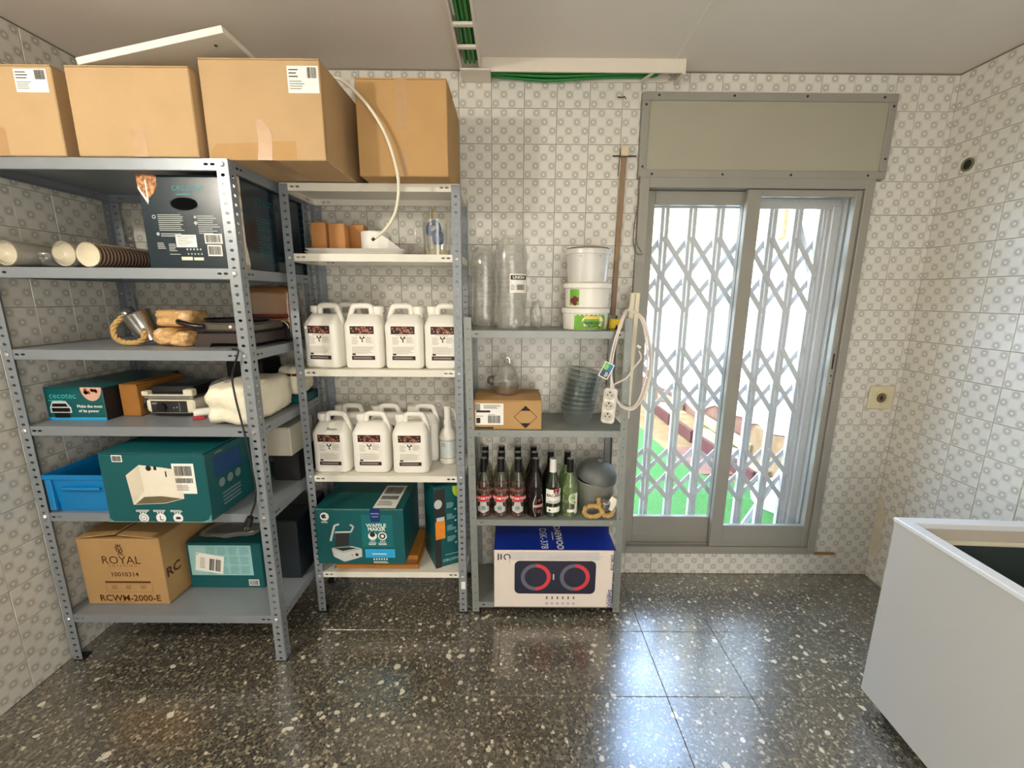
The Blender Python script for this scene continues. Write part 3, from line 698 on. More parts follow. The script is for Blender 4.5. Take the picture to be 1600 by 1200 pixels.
def lump_g(c, size, p=4.0, amp=.06, seed=1, n=10, wr=9):
    from mathutils import noise
    q = G(); c = V(c); sx, sy, sz = [a/2 for a in size]; off = V((seed*3.1, seed*1.7, seed*.9))
    def pt(a, b, face):
        d = [V((1, a, b)), V((-1, -a, b)), V((-a, 1, b)), V((a, -1, b)), V((a, b, 1)), V((a, -b, -1))][face]
        l = (abs(d.x)**p+abs(d.y)**p+abs(d.z)**p)**(1/p); d = d/l
        nz = noise.noise(d*1.6+off)*amp*1.4+noise.noise(d*wr*.5+off)*amp*.5+abs(noise.noise(d*wr+off))*amp*.45
        d = d*(1+nz); z = max(-.97, d.z)
        return c+V((d.x*sx, d.y*sy, z*sz))
    for f in range(6):
        vs = [pt(-1+2*i/n, -1+2*j/n, f) for j in range(n+1) for i in range(n+1)]
        q.add(vs, [(j*(n+1)+i, j*(n+1)+i+1, (j+1)*(n+1)+i+1, (j+1)*(n+1)+i) for j in range(n) for i in range(n)])
    return q
def merge(o, d=.0004):
    b = bmesh.new(); b.from_mesh(o.data); bmesh.ops.remove_doubles(b, verts=b.verts, dist=d); bmesh.ops.recalc_face_normals(b, faces=b.faces); b.to_mesh(o.data); b.free(); o.data.shade_smooth(); return o

# ---------------------------------------------------------------- cartons on top of the racks
zt = LS[0]+.0005
t, f = carton('cardboard_box', 'brown cardboard box with white address label, leftmost on top of the deep rack', (-1.681, -.372, zt), (.386, .5, .272), CARD)
label_part(t, f['front'], .265, .19, .37, .258); tape_part(t, f['front'], .155, 0, .20, .085)
t, f = carton('cardboard_box', 'plain brown cardboard box without label, second from left on the deep rack', (-1.244, -.374, zt), (.400, .5, .270), CARD)
tape_part(t, f['front'], .185, 0, .233, .082)
t, f = carton('cardboard_box', 'large brown cardboard box bridging deep and middle rack, label at its top right corner', (-.832, -.345, zt), (.398, .5, .308), CARD)
label_part(t, f['front'], .29, .205, .392, .285)
q = G(); F = f['front']; q.poly(F, [(.165, .125), (.19, .13), (.222, .09), (.215, .0), (.165, 0), (.175, .06)], .0006); q.rect(f['bottom'], .17, .0, .225, .5, .0006); q.build('tape', TAPE, t, fix=False)
q = G(); q.poly(F, [(.01, .004), (.17, .0045), (.17, .055), (.03, .05), (.012, .03)], .0004).poly(F, [(.21, .0045), (.30, .004), (.30, .06), (.21, .058)], .0004); q.build('scuffed_patch', CARD2, t, fix=False)
tape_part(t, f['right'], .0, .0, .012, .3, .0004)
t, f = carton('cardboard_box', 'squarish brown cardboard box on the middle rack top, rightmost of the top boxes', (-.412, -.235, MS[0]+.0008), (.338, .37, .335), CARD2, along='x', lift=(.05, .02))
q = G(); q.rect(f['front'], .155, .0, .185, .08, .0006).rect(f['front'], .148, .16, .19, .33, .0004); q.build('tape', TAPE, t, fix=False)
G().rect(f['front'], .006, .012, .332, .016, .0004).build('crease', CARD2, t, fix=False)
o = thing('loose_shelf_board', 'white laminated board lying tilted on top of the cardboard boxes', 'board', (-1.17, -.45, 2.333))
Mt = Matrix.Rotation(-.195, 4, 'Y') @ Matrix.Rotation(.0, 4, 'X')
G().rbox(-.255, .24, -.15, .15, -.011, .011, .0015, Mt).build('board', mat('white_laminate', S(240, 236, 222), .4, 0, .01), o, fix=False)
q = G(); 
for (x, y) in ((.18, -.1), (.18, .1), (-.15, .1)): q.lathe([(.006, -.0125), (.006, -.011)], 8, Mt @ Matrix.Translation((x, y, 0)))
q.build('screw_hole', SILVER, o)
tag(G().rbox(-.085, .085, -.07, .07, 0, .047, .006).rbox(-.07, .07, -.06, .06, .047, .054, .004).build('black_tray', BLACK, fix=False, loc=(-.92, -.40, zt+.3085)), 'black plastic tray under the raised end of the white board', 'tray')
cb = thing('hanging_cable', 'thick cream cable hanging in an arc in front of the top boxes', 'cable', (-.70, -.40, 2.31))
P_ = [(-.80, -.33, 2.311), (-.72, -.36, 2.311), (-.655, -.42, 2.318), (-.60, -.45, 2.291), (-.526, -.45, 2.219), (-.472, -.45, 2.135), (-.439, -.45, 2.038), (-.427, -.45, 1.949), (-.446, -.44, 1.858), (-.49, -.43, 1.796), (-.535, -.425, 1.764)]
G().tube(P_, .0062, 10).build('sheath', CREAM, cb, world=True, smooth=60)
d_ = (V(P_[-1])-V(P_[-2])).normalized()
G().cyl(V(P_[-1]), V(P_[-1])+d_*.014, .0058).build('cut_end', INK, cb, world=True)

# ---------------------------------------------------------------- deep rack, second shelf
z = LS[1]+.0006
def cup_stack(name, label, x, y0, n, m_out, pitch=.0125, wrap=True):
    t = thing(name, label, 'paper cups', (x, y0+n*pitch/2, z)); r = .0435
    Rm = Matrix.Translation((x, y0, z+r+(.0045 if wrap else .001))) @ Matrix.Rotation(-PI/2, 4, 'X')
    me = None
    for k in range(n):
        L = .085
        g = G(); g.lathe([(r, 0), (r, .004), (r-.003, .006), (r-.0035, .0125), (r-.012, L), (.0, L)], 20, cap0=False, cap1=False)
        g.lathe([(r-.002, 0), (r-.005, .004), (r-.014, L-.012), (0, L-.012)], 20, cap0=False, cap1=False)
        a = len(g.f); g.m = [1 if i < 40 else (0 if i < 100 else 1) for i in range(a)]
        if me is None: me = g.mesh('cup', [m_out, CREAM]); me.shade_smooth()
        o = bpy.data.objects.new('cup', me); COL.objects.link(o); o.parent = t
        o.matrix_local = parent_M(t).inverted() @ Matrix.Translation((0, k*pitch, 0)) @ Rm
    if wrap:
        g = G(); Le = (n-1)*pitch+.07
        g.lathe([(r*.5, -.02), (r*.9, -.004), (r+.002, .01), (r+.003, Le*.3), (r+.001, Le*.5), (r+.003, Le*.7), (r, Le), (r*.5, Le+.02)], 18, Rm, cap0=False, cap1=False)
        g.v = [p+V((random.uniform(-.0012, .0012), 0, max(0, random.uniform(-.001, .0012)))) for p in g.v]
        g.build('plastic_sleeve', WRAP, t, world=True, smooth=60)
    return t
RIPPLE = mat('brown_ripple_paper', S(120, 78, 58), .8, 0, .08)
cup_stack('paper_cup_stack', 'lying stack of brown ripple-wall paper cups next to the dark appliance box', -1.498, -.60, 20, RIPPLE, .0145, False)
cup_stack('paper_cup_stack', 'lying sleeve of cream paper cups directly left of the brown ripple cups', -1.598, -.585, 8, CREAM, .0125, True)
cup_stack('paper_cup_stack', 'lying sleeve of white paper cups in clear wrap nearest the left wall', -1.79, -.60, 16, WHITEPL, .0125, True)
tag(merge(lump_g((-1.70, -.46, z+.032), (.075, .2, .062), 2.6, .2, 5, 8).build('crumpled_wrap', WRAP)), 'crumpled clear plastic wrap between the lying white cup sleeves', 'plastic wrap')
NAVYG = mat('glossy_navy_card', S(16, 36, 46), .22, 0, .08, 6)
t, f = carton('appliance_box', 'dark blue-black appliance box with round handle cut-out on the second shelf', (-1.142, -.325, z), (.345, .48, .318), NAVYG)
F = f['front']
q = G(); q.poly(F, [(.0, .318), (.0, .285), (.012, .262), (.03, .235), (.052, .255), (.068, .28), (.07, .316)], .0007); q.build('waffle_picture', patched('waffle_print', S(214, 150, 84), S(130, 76, 30), 85, .42, .58, .5, 0), t, fix=False)
q = G(); q.poly(F, [(.002, .286), (.03, .236), (.03, .218), (-.0, .272)], .0005).rect(F, .028, .228, .033, .30, .001); q.build('picture_edge', PAPER, t, fix=False)
q = G(); q.poly(F, [(.155+.048*math.cos(a)*1.0+(.02 if math.cos(a) > 0 else -.02)*0, .222+.022*math.sin(a)) for a in [2*PI*i/20 for i in range(20)]], .0009); q.build('handle_hole', HOLE, t, fix=False)
q = G(); q.text(F, 'cecotec', .175, .277, .036, .0009).lines(F, .13, .25, .20, .256, 1, .0009, .6); q.build('lettering', mat('dim_turquoise_print', S(44, 140, 144), .5), t, fix=False)
q = G(); q.lines(F, .055, .13, .145, .188, 9, .0009, .4, .15).lines(F, .195, .12, .275, .185, 9, .0009, .4, .4).ring(F, .042, .178, .004, .007, .0009, 12).disc(F, .048, .12, .006, .0009, 8).lines(F, .058, .11, .15, .124, 2, .0009).lines(F, .04, .068, .07, .092, 4, .0009).lines(F, .08, .06, .11, .088, 5, .0009).lines(F, .08, .048, .13, .053, 1, .0009)
for i in range(5): q.disc(F, .145+.012*i, .068, .0035, .0009, 8).disc(F, .147+.012*i, .052, .003, .0009, 8)
q.poly(F, [(.18, .158), (.188, .166), (.196, .158), (.188, .15)], .0009).disc(F, .188, .178, .005, .0009, 10); q.build('fine_print', mat('grey_print', S(170, 176, 176), .5), t, fix=False)
for (a0, b0, a1, b1, st) in ((.108, .075, .182, .118, 'note'), (.212, .088, .275, .122, 'bar'), (.218, .045, .27, .084, 'bar')): label_part(t, F, a0, b0, a1, b1, st, 'sticker')
q = G(); q.rect(F, .12, .03, .16, .042).rect(F, .165, .03, .2, .04); q.build('sticker', mat('pale_sticker', S(220, 216, 190), .5), t, fix=False)
q = G(); Fr_ = f['right']; q.poly(Fr_, [(.0, .318), (.022, .318), (.02, .1), (.035, .02), (.03, 0), (.002, 0)], .0009); q.build('torn_white_edge', patched('torn_card', S(226, 222, 208), S(176, 150, 110), 30, .45, .65, .8, 0), t, fix=False)
G().text(Fr_, 'cecotec', .19, .26, .055, .0009).build('side_lettering', mat('faint_teal_print', S(28, 92, 100), .5), t, fix=False); G().lines(Fr_, .1, .05, .2, .2, 14, .0009, .3, .3).build('side_fine_print', MC['faint_teal_print'], t, fix=False)

# ---------------------------------------------------------------- deep rack, third shelf
z = LS[2]+.0006
t = thing('rope_bucket', 'small shiny metal bucket with rope handle on the third shelf', 'bucket', (-1.47, -.44, z))
Mb = Matrix.Translation((-1.497, -.42, z+.072)) @ Matrix.Rotation(-.35, 4, 'Y') @ Matrix.Rotation(.12, 4, 'X')
g = G(); g.lathe([(.036, -.062), (.040, -.06), (.050, .05), (.054, .056), (.052, .058), (.047, .05), (.036, -.05), (0, -.05)], 24, Mb, cap0=True, cap1=False); g.build('body', SILVER, t, world=True, smooth=35)
def rope_tube(pts, r, name, parent, world=True, closed=False, m=None):
    # three twisted strands
    P0 = [V(p) for p in pts]; out = []; N = len(P0); sm = 7
    for i in range(N-1):
        gt = lambda k: P0[max(0, min(N-1, k))]
        a, b, c, d = gt(i-1), gt(i), gt(i+1), gt(i+2)
        for k in range(sm):
            s = k/sm; out.append(.5*((2*b)+(c-a)*s+(2*a-5*b+4*c-d)*s*s+(3*b-a-3*c+d)*s**3))
    out.append(P0[-1]); up = None; g = G(); lens = 0; st = [[], [], []]
    for i, p in enumerate(out):
        t_ = (out[min(i+1, len(out)-1)]-out[max(i-1, 0)]).normalized()
        up = t_.orthogonal().normalized() if up is None else (up-t_*up.dot(t_)).normalized()
        sd = t_.cross(up)
        if i: lens += (p-out[i-1]).length
        for k in range(3):
            an = lens/r*1.1+2*PI*k/3; st[k].append(p+(up*math.cos(an)+sd*math.sin(an))*r*.5)
    for s in st: g.tube(s, r*.56, 6, smooth=0)
    return g.build(name, m or ROPE, parent, world=world, smooth=60)
rope_tube([(-1.535, -.45, z+.12), (-1.57, -.47, z+.08), (-1.565, -.48, z+.034), (-1.53, -.485, z+.0145), (-1.48, -.485, z+.0145), (-1.452, -.482, z+.03), (-1.448, -.478, z+.06)], .011, 'rope_handle', t)
G().lathe([(.03, -.0), (.028, .02), (.015, .032), (0, .035)], 18, Matrix.Translation((-1.545, -.425, z+.118)) @ Matrix.Rotation(-.5, 4, 'Y'), cap1=False).build('shaker_cap', SILVER, t, world=True, smooth=50)
KP = mat('glossy_kraft_paper', S(206, 164, 110), .3, 0, .14, 30, .7, 32)
t = thing('paper_parcel', 'crumpled brown paper parcel between the rope bucket and the black grill', 'parcel', (-1.35, -.42, z))
merge(lump_g((-1.338, -.41, z+.108), (.15, .13, .068), 5, .1, 11, 14, 16).build('upper_bundle', KP, t, world=True))
merge(lump_g((-1.375, -.42, z+.036), (.088, .14, .07), 4, .12, 4, 14, 16).build('lower_bundle', KP, t, world=True))
merge(lump_g((-1.298, -.46, z+.028), (.078, .09, .056), 4, .14, 8, 14, 16).build('lower_bundle', KP, t, world=True))
tag(merge(lump_g((-1.60, -.22, z+.045), (.2, .13, .09), 2.8, .2, 21, 10).build('grey_bag', mat('grey_plastic_bag', S(150, 142, 146), .35, 0, .1))), 'grey crumpled plastic bag behind the rope bucket', 'bag')
t = thing('contact_grill', 'black contact grill with long side handle on the third shelf', 'grill', (-1.115, -.40, z))
GB = mat('grill_brown_black', S(58, 48, 44), .4, 0, .1); GT = mat('grill_grey_lid', S(92, 84, 76), .35, .2, .1)
g = G(); g.prism(Fr((-1.245, -.50, z), (1, 0, 0), (0, 0, 1)), [(.0, 0), (.025, .052), (.245, .052), (.245, .015), (.07, .015), (.06, 0)], -.22, 0); g.build('base', GB, t, world=True)
g = G(); g.rbox(-1.215, -.998, -.492, -.285, z+.052, z+.058, .002); g.build('lower_plate', BLACK, t, world=True, fix=False)
g = G(); g.rbox(-1.225, -.998, -.502, -.285, z+.060, z+.094, .008); g.build('lid', GT, t, world=True, fix=False)
g = G(); g.tube([(-1.295, -.495, z+.098), (-1.275, -.51, z+.094), (-1.22, -.515, z+.082), (-1.19, -.508, z+.08)], .0105, 10); g.build('handle', BLACK, t, world=True, smooth=60)
G().lathe([(.0065, 0), (.006, .004), (0, .005)], 12, Matrix.Translation((-1.09, -.5018, z+.079)) @ Matrix.Rotation(PI/2, 4, 'X'), cap1=False).build('screw', WHITEPL, t, world=True)
t = thing('flat_pan', 'thin black flat pan lying on top of the contact grill', 'pan', (-1.13, -.39, z+.0945))
G().lathe([(.10, 0), (.112, .004), (.115, .012), (.112, .0125), (.108, .006), (0, .005)], 32, Matrix.Translation((0, 0, 0)), cap1=False).build('dish', BLACK, t, smooth=40)
G().rbox(-.122, -.105, -.03, .03, .006, .014, .003).build('handle', BLACK, t, fix=False)
t = thing('wrapped_block', 'amber-brown block in shiny clear wrap at the back of the third shelf', 'package', (-1.09, -.19, z))
merge(lump_g((-1.09, -.18, z+.12), (.2, .11, .238), 7, .025, 3, 10).build('block', mat('amber_block', S(128, 82, 26), .5, 0, .12, 12), t, world=True))
merge(lump_g((-1.09, -.18, z+.122), (.212, .122, .244), 6, .05, 9, 12, 14).build('clear_wrap', WRAPT, t, world=True))
tag(G().tube([(-1.18, -.252, z+.106), (-1.12, -.262, z+.11), (-1.05, -.258, z+.106), (-.995, -.252, z+.11)], .0085, 8).build('sausage', mat('dark_red_glossy', S(96, 28, 18), .15, 0, .2)), 'dark red glossy roll lying in front of the amber wrapped block', 'roll') if 0 else None
g = G(); g.rbox(-1.185, -.995, -.247, -.2425, z+.10, z+.118, .002); g.build('red_band', mat('dark_red_glossy', S(96, 28, 18), .15, 0, .2), t, world=True, fix=False)
t = thing('black_lighter_case', 'black rounded device with an orange mark and grey wire beside the right post', 'device', (-1.03, -.235, z))
G().rbox(-1.065, -.985, -.275, -.255, 0+z, z+.085, .008).build('body', BLACK, t, world=True, fix=False)
Fq = Fr((-1.0655, -.2755, z), (1, 0, 0), (0, 0, 1))
q = G(); q.disc(Fq, .03, .04, .011, .0006, 14).disc(Fq, .03, .058, .005, .0006, 10); q.m = [0, 1]; q.build('orange_mark', [mat('orange_red', S(232, 90, 46), .4), PAPER], t, world=True, fix=False)
G().tube([(-1.03, -.265, z+.084), (-1.01, -.27, z+.088), (-.985, -.28, z+.075), (-.982, -.275, z+.058)], .0028, 6).build('wire', mat('pale_wire', S(176, 172, 160), .5), t, world=True, smooth=60)

# ---------------------------------------------------------------- deep rack, fourth shelf
z = LS[3]+.0006
t, f = carton('appliance_box', 'low teal grill box with white slogan at the left of the fourth shelf', (-1.727, -.33, z), (.233, .40, .134), TEAL)
F = f['front']
q = G(); q.text(F, 'cecotec', .074, .099, .034, .0008); q.lines(F, .015, .078, .09, .083, 1, .0008); q.build('lettering', TURQ, t, fix=False)
q = G(); q.text(F, 'Make the most', .174, .057, .0165, .0009, bold=.02).text(F, 'of its power', .168, .038, .0165, .0009, bold=.02); q.build('slogan', WPRINT, t, fix=False)
q = G(); q.poly(F, [(.016, .052), (.03, .078), (.082, .078), (.10, .052), (.10, .03), (.016, .03)], .0008); q.mat_i(1); q.rect(F, .022, .034, .094, .05, .0012).rect(F, .03, .01, .09, .03, .001).poly(F, [(.03, .068), (.082, .068), (.088, .055), (.024, .055)], .0012); q.build('grill_picture', [mat('silver_print', S(196, 198, 196), .5), BLACK], t, fix=False)
q = G(); q.poly(F, [(.19+.042*math.cos(a), .134+.055*math.sin(a)) for a in [PI+PI*i/16 for i in range(17)]], .0008); q.mat_i(1)
for k in range(9): q.disc(F, .19+random.uniform(-.025, .022), .118+random.uniform(-.014, .012), .007, .0012, 8)
q.build('food_picture', [mat('salmon_print', S(216, 170, 150), .5), mat('brown_print', S(120, 70, 50), .5)], t, fix=False)
G().rect(F, .0, .0, .233, .012, .0006).build('blue_border', LBLUE, t, fix=False)
G().rect(f['right'], .002, .002, .398, .128, .0006).build('black_side', INK, t, fix=False)
carton('cardboard_box', 'narrow plain brown box squeezed between the teal grill box and white grill', (-1.563, -.34, z), (.073, .26, .135), mat('ochre_card', S(156, 104, 40), .7, 0, .08))
t = thing('toaster_grill', 'white contact grill with black control panel and round knob, lid closed', 'grill', (-1.412, -.345, z))
g = G(); g.rbox(-.1, .1, -.11, .11, .008, .066, .006); g.build('base', CREAM, t, fix=False)
G().rbox(-.078, .07, -.1135, -.108, .014, .062, .002).build('control_panel', DARK, t, fix=False)
Mk = Matrix.Translation((-.028, -.1135, .038)) @ Matrix.Rotation(PI/2, 4, 'X')
G().lathe([(.017, 0), (.016, .012), (.0, .0125)], 20, Mk, cap1=False).build('knob', BLACK, t, smooth=40)
Fk = Fr((-.078, -.1136, .014), (1, 0, 0), (0, 0, 1))
q = G(); q.lines(Fk, .006, .034, .03, .042, 2, .0006).disc(Fk, .095, .02, .003, .0006, 8).disc(Fk, .108, .022, .003, .0006, 8).rect(Fk, .118, .004, .12, .042, .0006); q.build('panel_marks', mat('grey_print', S(170, 176, 176), .5), t, fix=False)
G().rbox(-.102, .102, -.114, .11, .070, .084, .004).build('rim', SILVER, t, fix=False)
g = G(); g.rbox(-.105, -.08, -.12, -.09, .084, .104, .003).rbox(.066, .104, -.12, -.09, .084, .112, .003).rbox(-.08, .066, -.118, -.1, .084, .09, .002); g.build('handle_bracket', CREAM, t, fix=False)
g = G(); g.loft([[V((x*s, y*s, h)) for x, y in ((-.095, -.09), (.095, -.09), (.095, .105), (-.095, .105))] for s, h in ((1, .084), (1, .1), (.9, .118), (.5, .124))]); g.build('lid', BLACK, t)
for x in (-.085, .085): G().rbox(x-.012, x+.012, -.1, -.06, 0, .009, .002).build('foot', BLACK, t, fix=False)
G().tube([(-.1, -.09, .09), (-.107, -.1, .06), (-.1, -.115, .03), (-.06, -.118, .006), (.03, -.122, .004), (.09, -.12, .006)], .004, 6).build('power_cord', BLACK, t, smooth=60)
carton('appliance_box', 'plain black appliance box behind the white grill and the leaflet', (-1.225, -.155, z), (.165, .16, .20), INK)
t = thing('folded_leaflet', 'folded white leaflet with red inside lying beside the white grill', 'leaflet', (-1.245, -.45, z))
g = G(); g.tube([(-.055, -.03, .018), (-.01, .0, .019), (.06, .055, .02)], .018, 10, rb=.012, smooth=2); g.build('white_sheet', PAPER, t)
g = G(); g.rbox(-.062, -.02, -.052, -.03, .0, .012, .002, Matrix.Rotation(.5, 4, 'Z')); g.build('red_sheet', mat('red_print', S(176, 36, 50), .5), t, fix=False)
BAG = mat('white_bag', S(236, 228, 206), .4, 0, .03, 8, .45, 22)
t = thing('white_bag', 'bulging white plastic bag of napkins at the front right of fourth shelf', 'bag', (-1.075, -.42, z))
merge(lump_g((-1.078, -.440, z+.0795), (.19, .34, .16), 5, .07, 2, 16, 12).build('bag', BAG, t, world=True))
merge(lump_g((-1.13, -.50, z+.118), (.10, .14, .10), 2.6, .16, 14, 12, 12).build('clear_film', WRAP, t, world=True))
carton('appliance_box', 'thin teal box lying under the back white bag on the fourth shelf', (-1.03, -.155, z), (.12, .17, .035), TEAL)
t = thing('white_bag', 'smaller white bag with dark red stripe behind the bulging bag', 'bag', (-1.03, -.16, z+.0355))
merge(lump_g((-1.03, -.165, z+.105), (.115, .17, .138), 4, .06, 6, 14, 9).build('bag', BAG, t, world=True))
g = G(); g.rbox(-1.09, -.968, -.252, -.246, z+.13, z+.142, .001, Matrix.Translation((0, 0, 0))); g.build('red_stripe', mat('dark_red_stripe', S(88, 22, 20), .5), t, world=True, fix=False)
t = thing('power_cable', 'thin black power cable hanging with plug from the third shelf edge', 'cable', (-.99, -.625, .66))
P_ = [(-1.03, -.60, 1.346), (-.992, -.628, 1.345), (-1.005, -.632, 1.30), (-1.023, -.632, 1.25), (-1.021, -.632, 1.173), (-1.009, -.632, 1.074), (-1.0, -.632, 1.0), (-.995, -.632, .93), (-.989, -.63, .82), (-.995, -.63, .755), (-1.012, -.633, .71), (-1.02, -.636, .685)]
G().tube(P_, .0036, 8).build('cord', BLACK, t, world=True, smooth=60)
g = G(); g.cyl((-1.018, -.636, .69), (-1.032, -.638, .655), .012, .017, 12); g.build('plug', BLACK, t, world=True, smooth=40)
g = G(); 
for s_ in (-.006, .006): g.cyl((-1.032+s_, -.638, .656), (-1.04+s_, -.638, .636), .0022, n=8)
g.build('plug_pin', SILVER, t, world=True)

# ---------------------------------------------------------------- deep rack, fifth shelf
z = LS[4]+.0006
CRB = mat('blue_crate_plastic', S(8, 122, 186), .4, 0, .06, 10)
t = thing('plastic_crate', 'blue plastic crate at the left of the fifth shelf', 'crate', (-1.69, -.40, z))
w_, d_, h_ = .285, .42, .158
g = G(); g.rbox(-.125, .125, -.195, .195, 0, .006, .002)
lo = lambda s, zz: [V((x*(.125+s), y*(.195+s), zz)) for x, y in ((-1, -1), (1, -1), (1, 1), (-1, 1))]
g.loft([lo(0, .0), lo(.012, h_-.02), lo(.018, h_-.018), lo(.018, h_), lo(.012, h_), lo(.008, h_-.018), lo(-.004, .006)], cap=False); g.build('tub', CRB, t)
g = G(); g.rbox(-.07, .08, -.219, -.206, h_-.062, h_-.05, .003); g.build('grip', CRB, t, fix=False)
for x in (-.118, .118): G().rbox(x-.012, x+.012, -.216, -.2, .01, h_-.02, .003).build('rib', CRB, t, fix=False)
tag(G().lathe([(.02, 0), (.022, .02), (.02, .14), (.009, .16), (.009, .185), (0, .186)], 16, Matrix.Translation((-1.60, -.46, z+.0075)), cap1=False).build('white_bottle', WHITEPL, smooth=40), 'slim white bottle standing inside the blue plastic crate', 'bottle')
t, f = carton('appliance_box', 'large worn teal box with a white fryer picture overhanging the fifth shelf front', (-1.333, -.47, z), (.392, .42, .278), TEAL, lift=(.02, .03), bev=.005)
F = f['front']
q = G(); q.poly(F, [(.095, .19), (.15, .232), (.235, .222), (.30, .212), (.30, .098), (.225, .078), (.105, .072)], .0008); q.mat_i(1); q.poly(F, [(.112, .074), (.225, .08), (.292, .098), (.215, .108), (.15, .104)], .0012); q.mat_i(2); q.disc(F, .184, .219, .0105, .0013, 14).rect(F, .203, .212, .214, .226, .0013).rect(F, .243, .185, .248, .208, .0013)
q.build('fryer_picture', [mat('cream_print', S(232, 224, 206), .5), mat('basket_print', S(120, 108, 80), .4, .3), INK], t, fix=False)
q = G(); q.poly(F, [(.15, .232), (.155, .13), (.105, .072), (.095, .19)], .0011); q.build('picture_side', mat('shaded_cream_print', S(216, 206, 186), .5), t, fix=False)
label_part(t, F, .053, .243, .092, .27, 'bar', 'sticker'); label_part(t, F, .27, .118, .352, .238, 'two')
q = G()
for k, x in enumerate((.135, .20, .265)): q.lines(F, x-.026, .042, x+.026, .052, 2, .0009, .5, .2).disc(F, x, .018, .019, .0009, 20)
for x in (.135, .20, .265):
    for s_ in (-.01, 0, .01): q.disc(F, x+s_, .0395, .003, .001, 6)
q.build('feature_icons', WPRINT, t, fix=False)
q = G(); q.ring(F, .135, .018, .011, .013, .0013, 16).poly(F, [(.13, .018), (.134, .012), (.143, .024), (.134, .016)], .0013).rect(F, .196, .01, .199, .028, .0013).rect(F, .196, .009, .21, .012, .0013).rect(F, .257, .013, .273, .023, .0013).rect(F, .273, .016, .276, .02, .0013); q.build('icon_drawing', DARK, t, fix=False)
q = G(); FR_ = f['right']; q.poly(FR_, [(.05, .16), (.21, .16), (.21, .24), (.05, .24)], .0008); q.build('blue_panel', mat('deep_blue_print', S(10, 66, 120), .5), t, fix=False)
DGP = mat('dim_grey_print', S(120, 140, 144), .5)
for x in (.08, .13, .18): G().disc(FR_, x, .13, .018, .0009, 18).build('side_icon', DGP, t, fix=False)
G().lines(FR_, .06, .25, .12, .262, 1, .0009).build('side_mark', DGP, t, fix=False)
G().lines(FR_, .075, .03, .2, .09, 4, .0009, .4, .2).build('side_fine_print', DGP, t, fix=False)
q = G(); q.poly(F, [(0, 0), (.392, 0), (.392, .035), (.382, .014), (.36, .004), (.02, .003), (.008, .014), (0, .03)], .001); q.build('worn_edge', mat('worn_card', S(96, 140, 136), .8, 0, .2, 60), t, fix=False)
carton('appliance_box', 'low black carton far back on the right of the fifth shelf', (-1.045, -.19, z), (.12, .22, .14), INK)
carton('cardboard_box', 'pale grey carton resting on the black carton of the fifth shelf', (-1.045, -.24, z+.1406), (.12, .22, .135), mat('pale_card', S(190, 184, 168), .7))

# ---------------------------------------------------------------- deep rack, bottom shelf
z = LS[5]+.0006
t, f = carton('cardboard_box', 'brown carton with a lion emblem at the left of the bottom shelf', (-1.648, -.345, z), (.348, .41, .315), CARD2, along='y', lift=(.13, .10))
F = f['front']
q = G(); q.text(F, 'ROYAL', .175, .212, .052, .0009).text(F, 'CATERING', .178, .190, .0, .0009)
for k, (x, y, r_) in enumerate(((.165, .272, .006), (.176, .276, .005), (.186, .27, .005), (.17, .26, .008), (.182, .256, .009), (.174, .244, .007), (.186, .24, .005))): q.ring(F, x, y, r_*.5, r_, .0009, 10)
q.poly(F, [(.163, .279), (.167, .289), (.171, .28), (.175, .291), (.179, .281), (.185, .289), (.187, .279)], .0009)
q.text(F, '10010314', .18, .145, .03, .0009, bold=.01).rect(F, .09, .105, .285, .113, .0009).text(F, 'RCWM-2000-E', .185, .03, .042, .0009, bold=.02); q.build('lettering', INKB, t, fix=False)
q = G(); q.text(F, 'C A T E R I N G', .178, .187, .018, .0009).lines(F, .12, .008, .24, .014, 1, .0009)
for x in (.125, .187, .25): q.lines(F, x-.012, .075, x+.014, .095, 3, .0009)
for (a0, b0, a1, b1) in ((.09, .06, .29, .0615), (.09, .1, .29, .1015), (.09, .06, .0915, .1), (.288, .06, .29, .1)): q.rect(F, a0, b0, a1, b1, .0009)
q.build('fine_print', mat('faint_brown_print', S(140, 100, 56), .7), t, fix=False)
q = G(); q.text(f['right'], 'RC', .05, .14, .06, .0009, bold=.03); q.build('side_lettering', INKB, t, fix=False)
t, f = carton('appliance_box', 'teal box with pale print and barcode labels right of the lion carton', (-1.29, -.29, z), (.335, .30, .228), TEAL)
F = f['front']
q = G(); q.rect(F, .012, .065, .292, .215, .0006); q.mat_i(1)
for i in range(4):
    for j in range(3): q.lines(F, .09+.05*i, .072+.048*j, .133+.05*i, .112+.048*j, 7, .001, .5, .25)
q.build('pale_info_panel', [mat('pale_teal_print', S(150, 196, 196), .5), mat('mid_teal_print', S(110, 164, 166), .5)], t, fix=False)
c, s_ = math.cos(-.17), math.sin(-.17); Fl = Fr(F.p(.03, .092, .0008), F.u*c+F.v*s_, F.v*c-F.u*s_)
q = G(); q.rect(Fl, 0, 0, .125, .09, .0006); q.mat_i(1)
for x in (.062, .09): q.barcode(Fl, x, .01, x+.022, .07, 7, .0012)
q.mat_i(2); q.lines(Fl, .02, .015, .045, .07, 7, .0012, .4).rect(Fl, .003, .08, .009, .086, .0012); q.build('shipping_label', [PAPER, INK, GREYINK], t, fix=False)
label_part(t, F, .265, .012, .312, .044, 'bar', 'sticker')
merge(lump_g((.0, -.05, .243), (.25, .14, .028), 3, .2, 17, 8).build('loose_film', WRAP, t))
carton('appliance_box', 'tall black carton at the right end of the bottom shelf', (-1.05, -.22, z), (.125, .30, .30), NAVY)

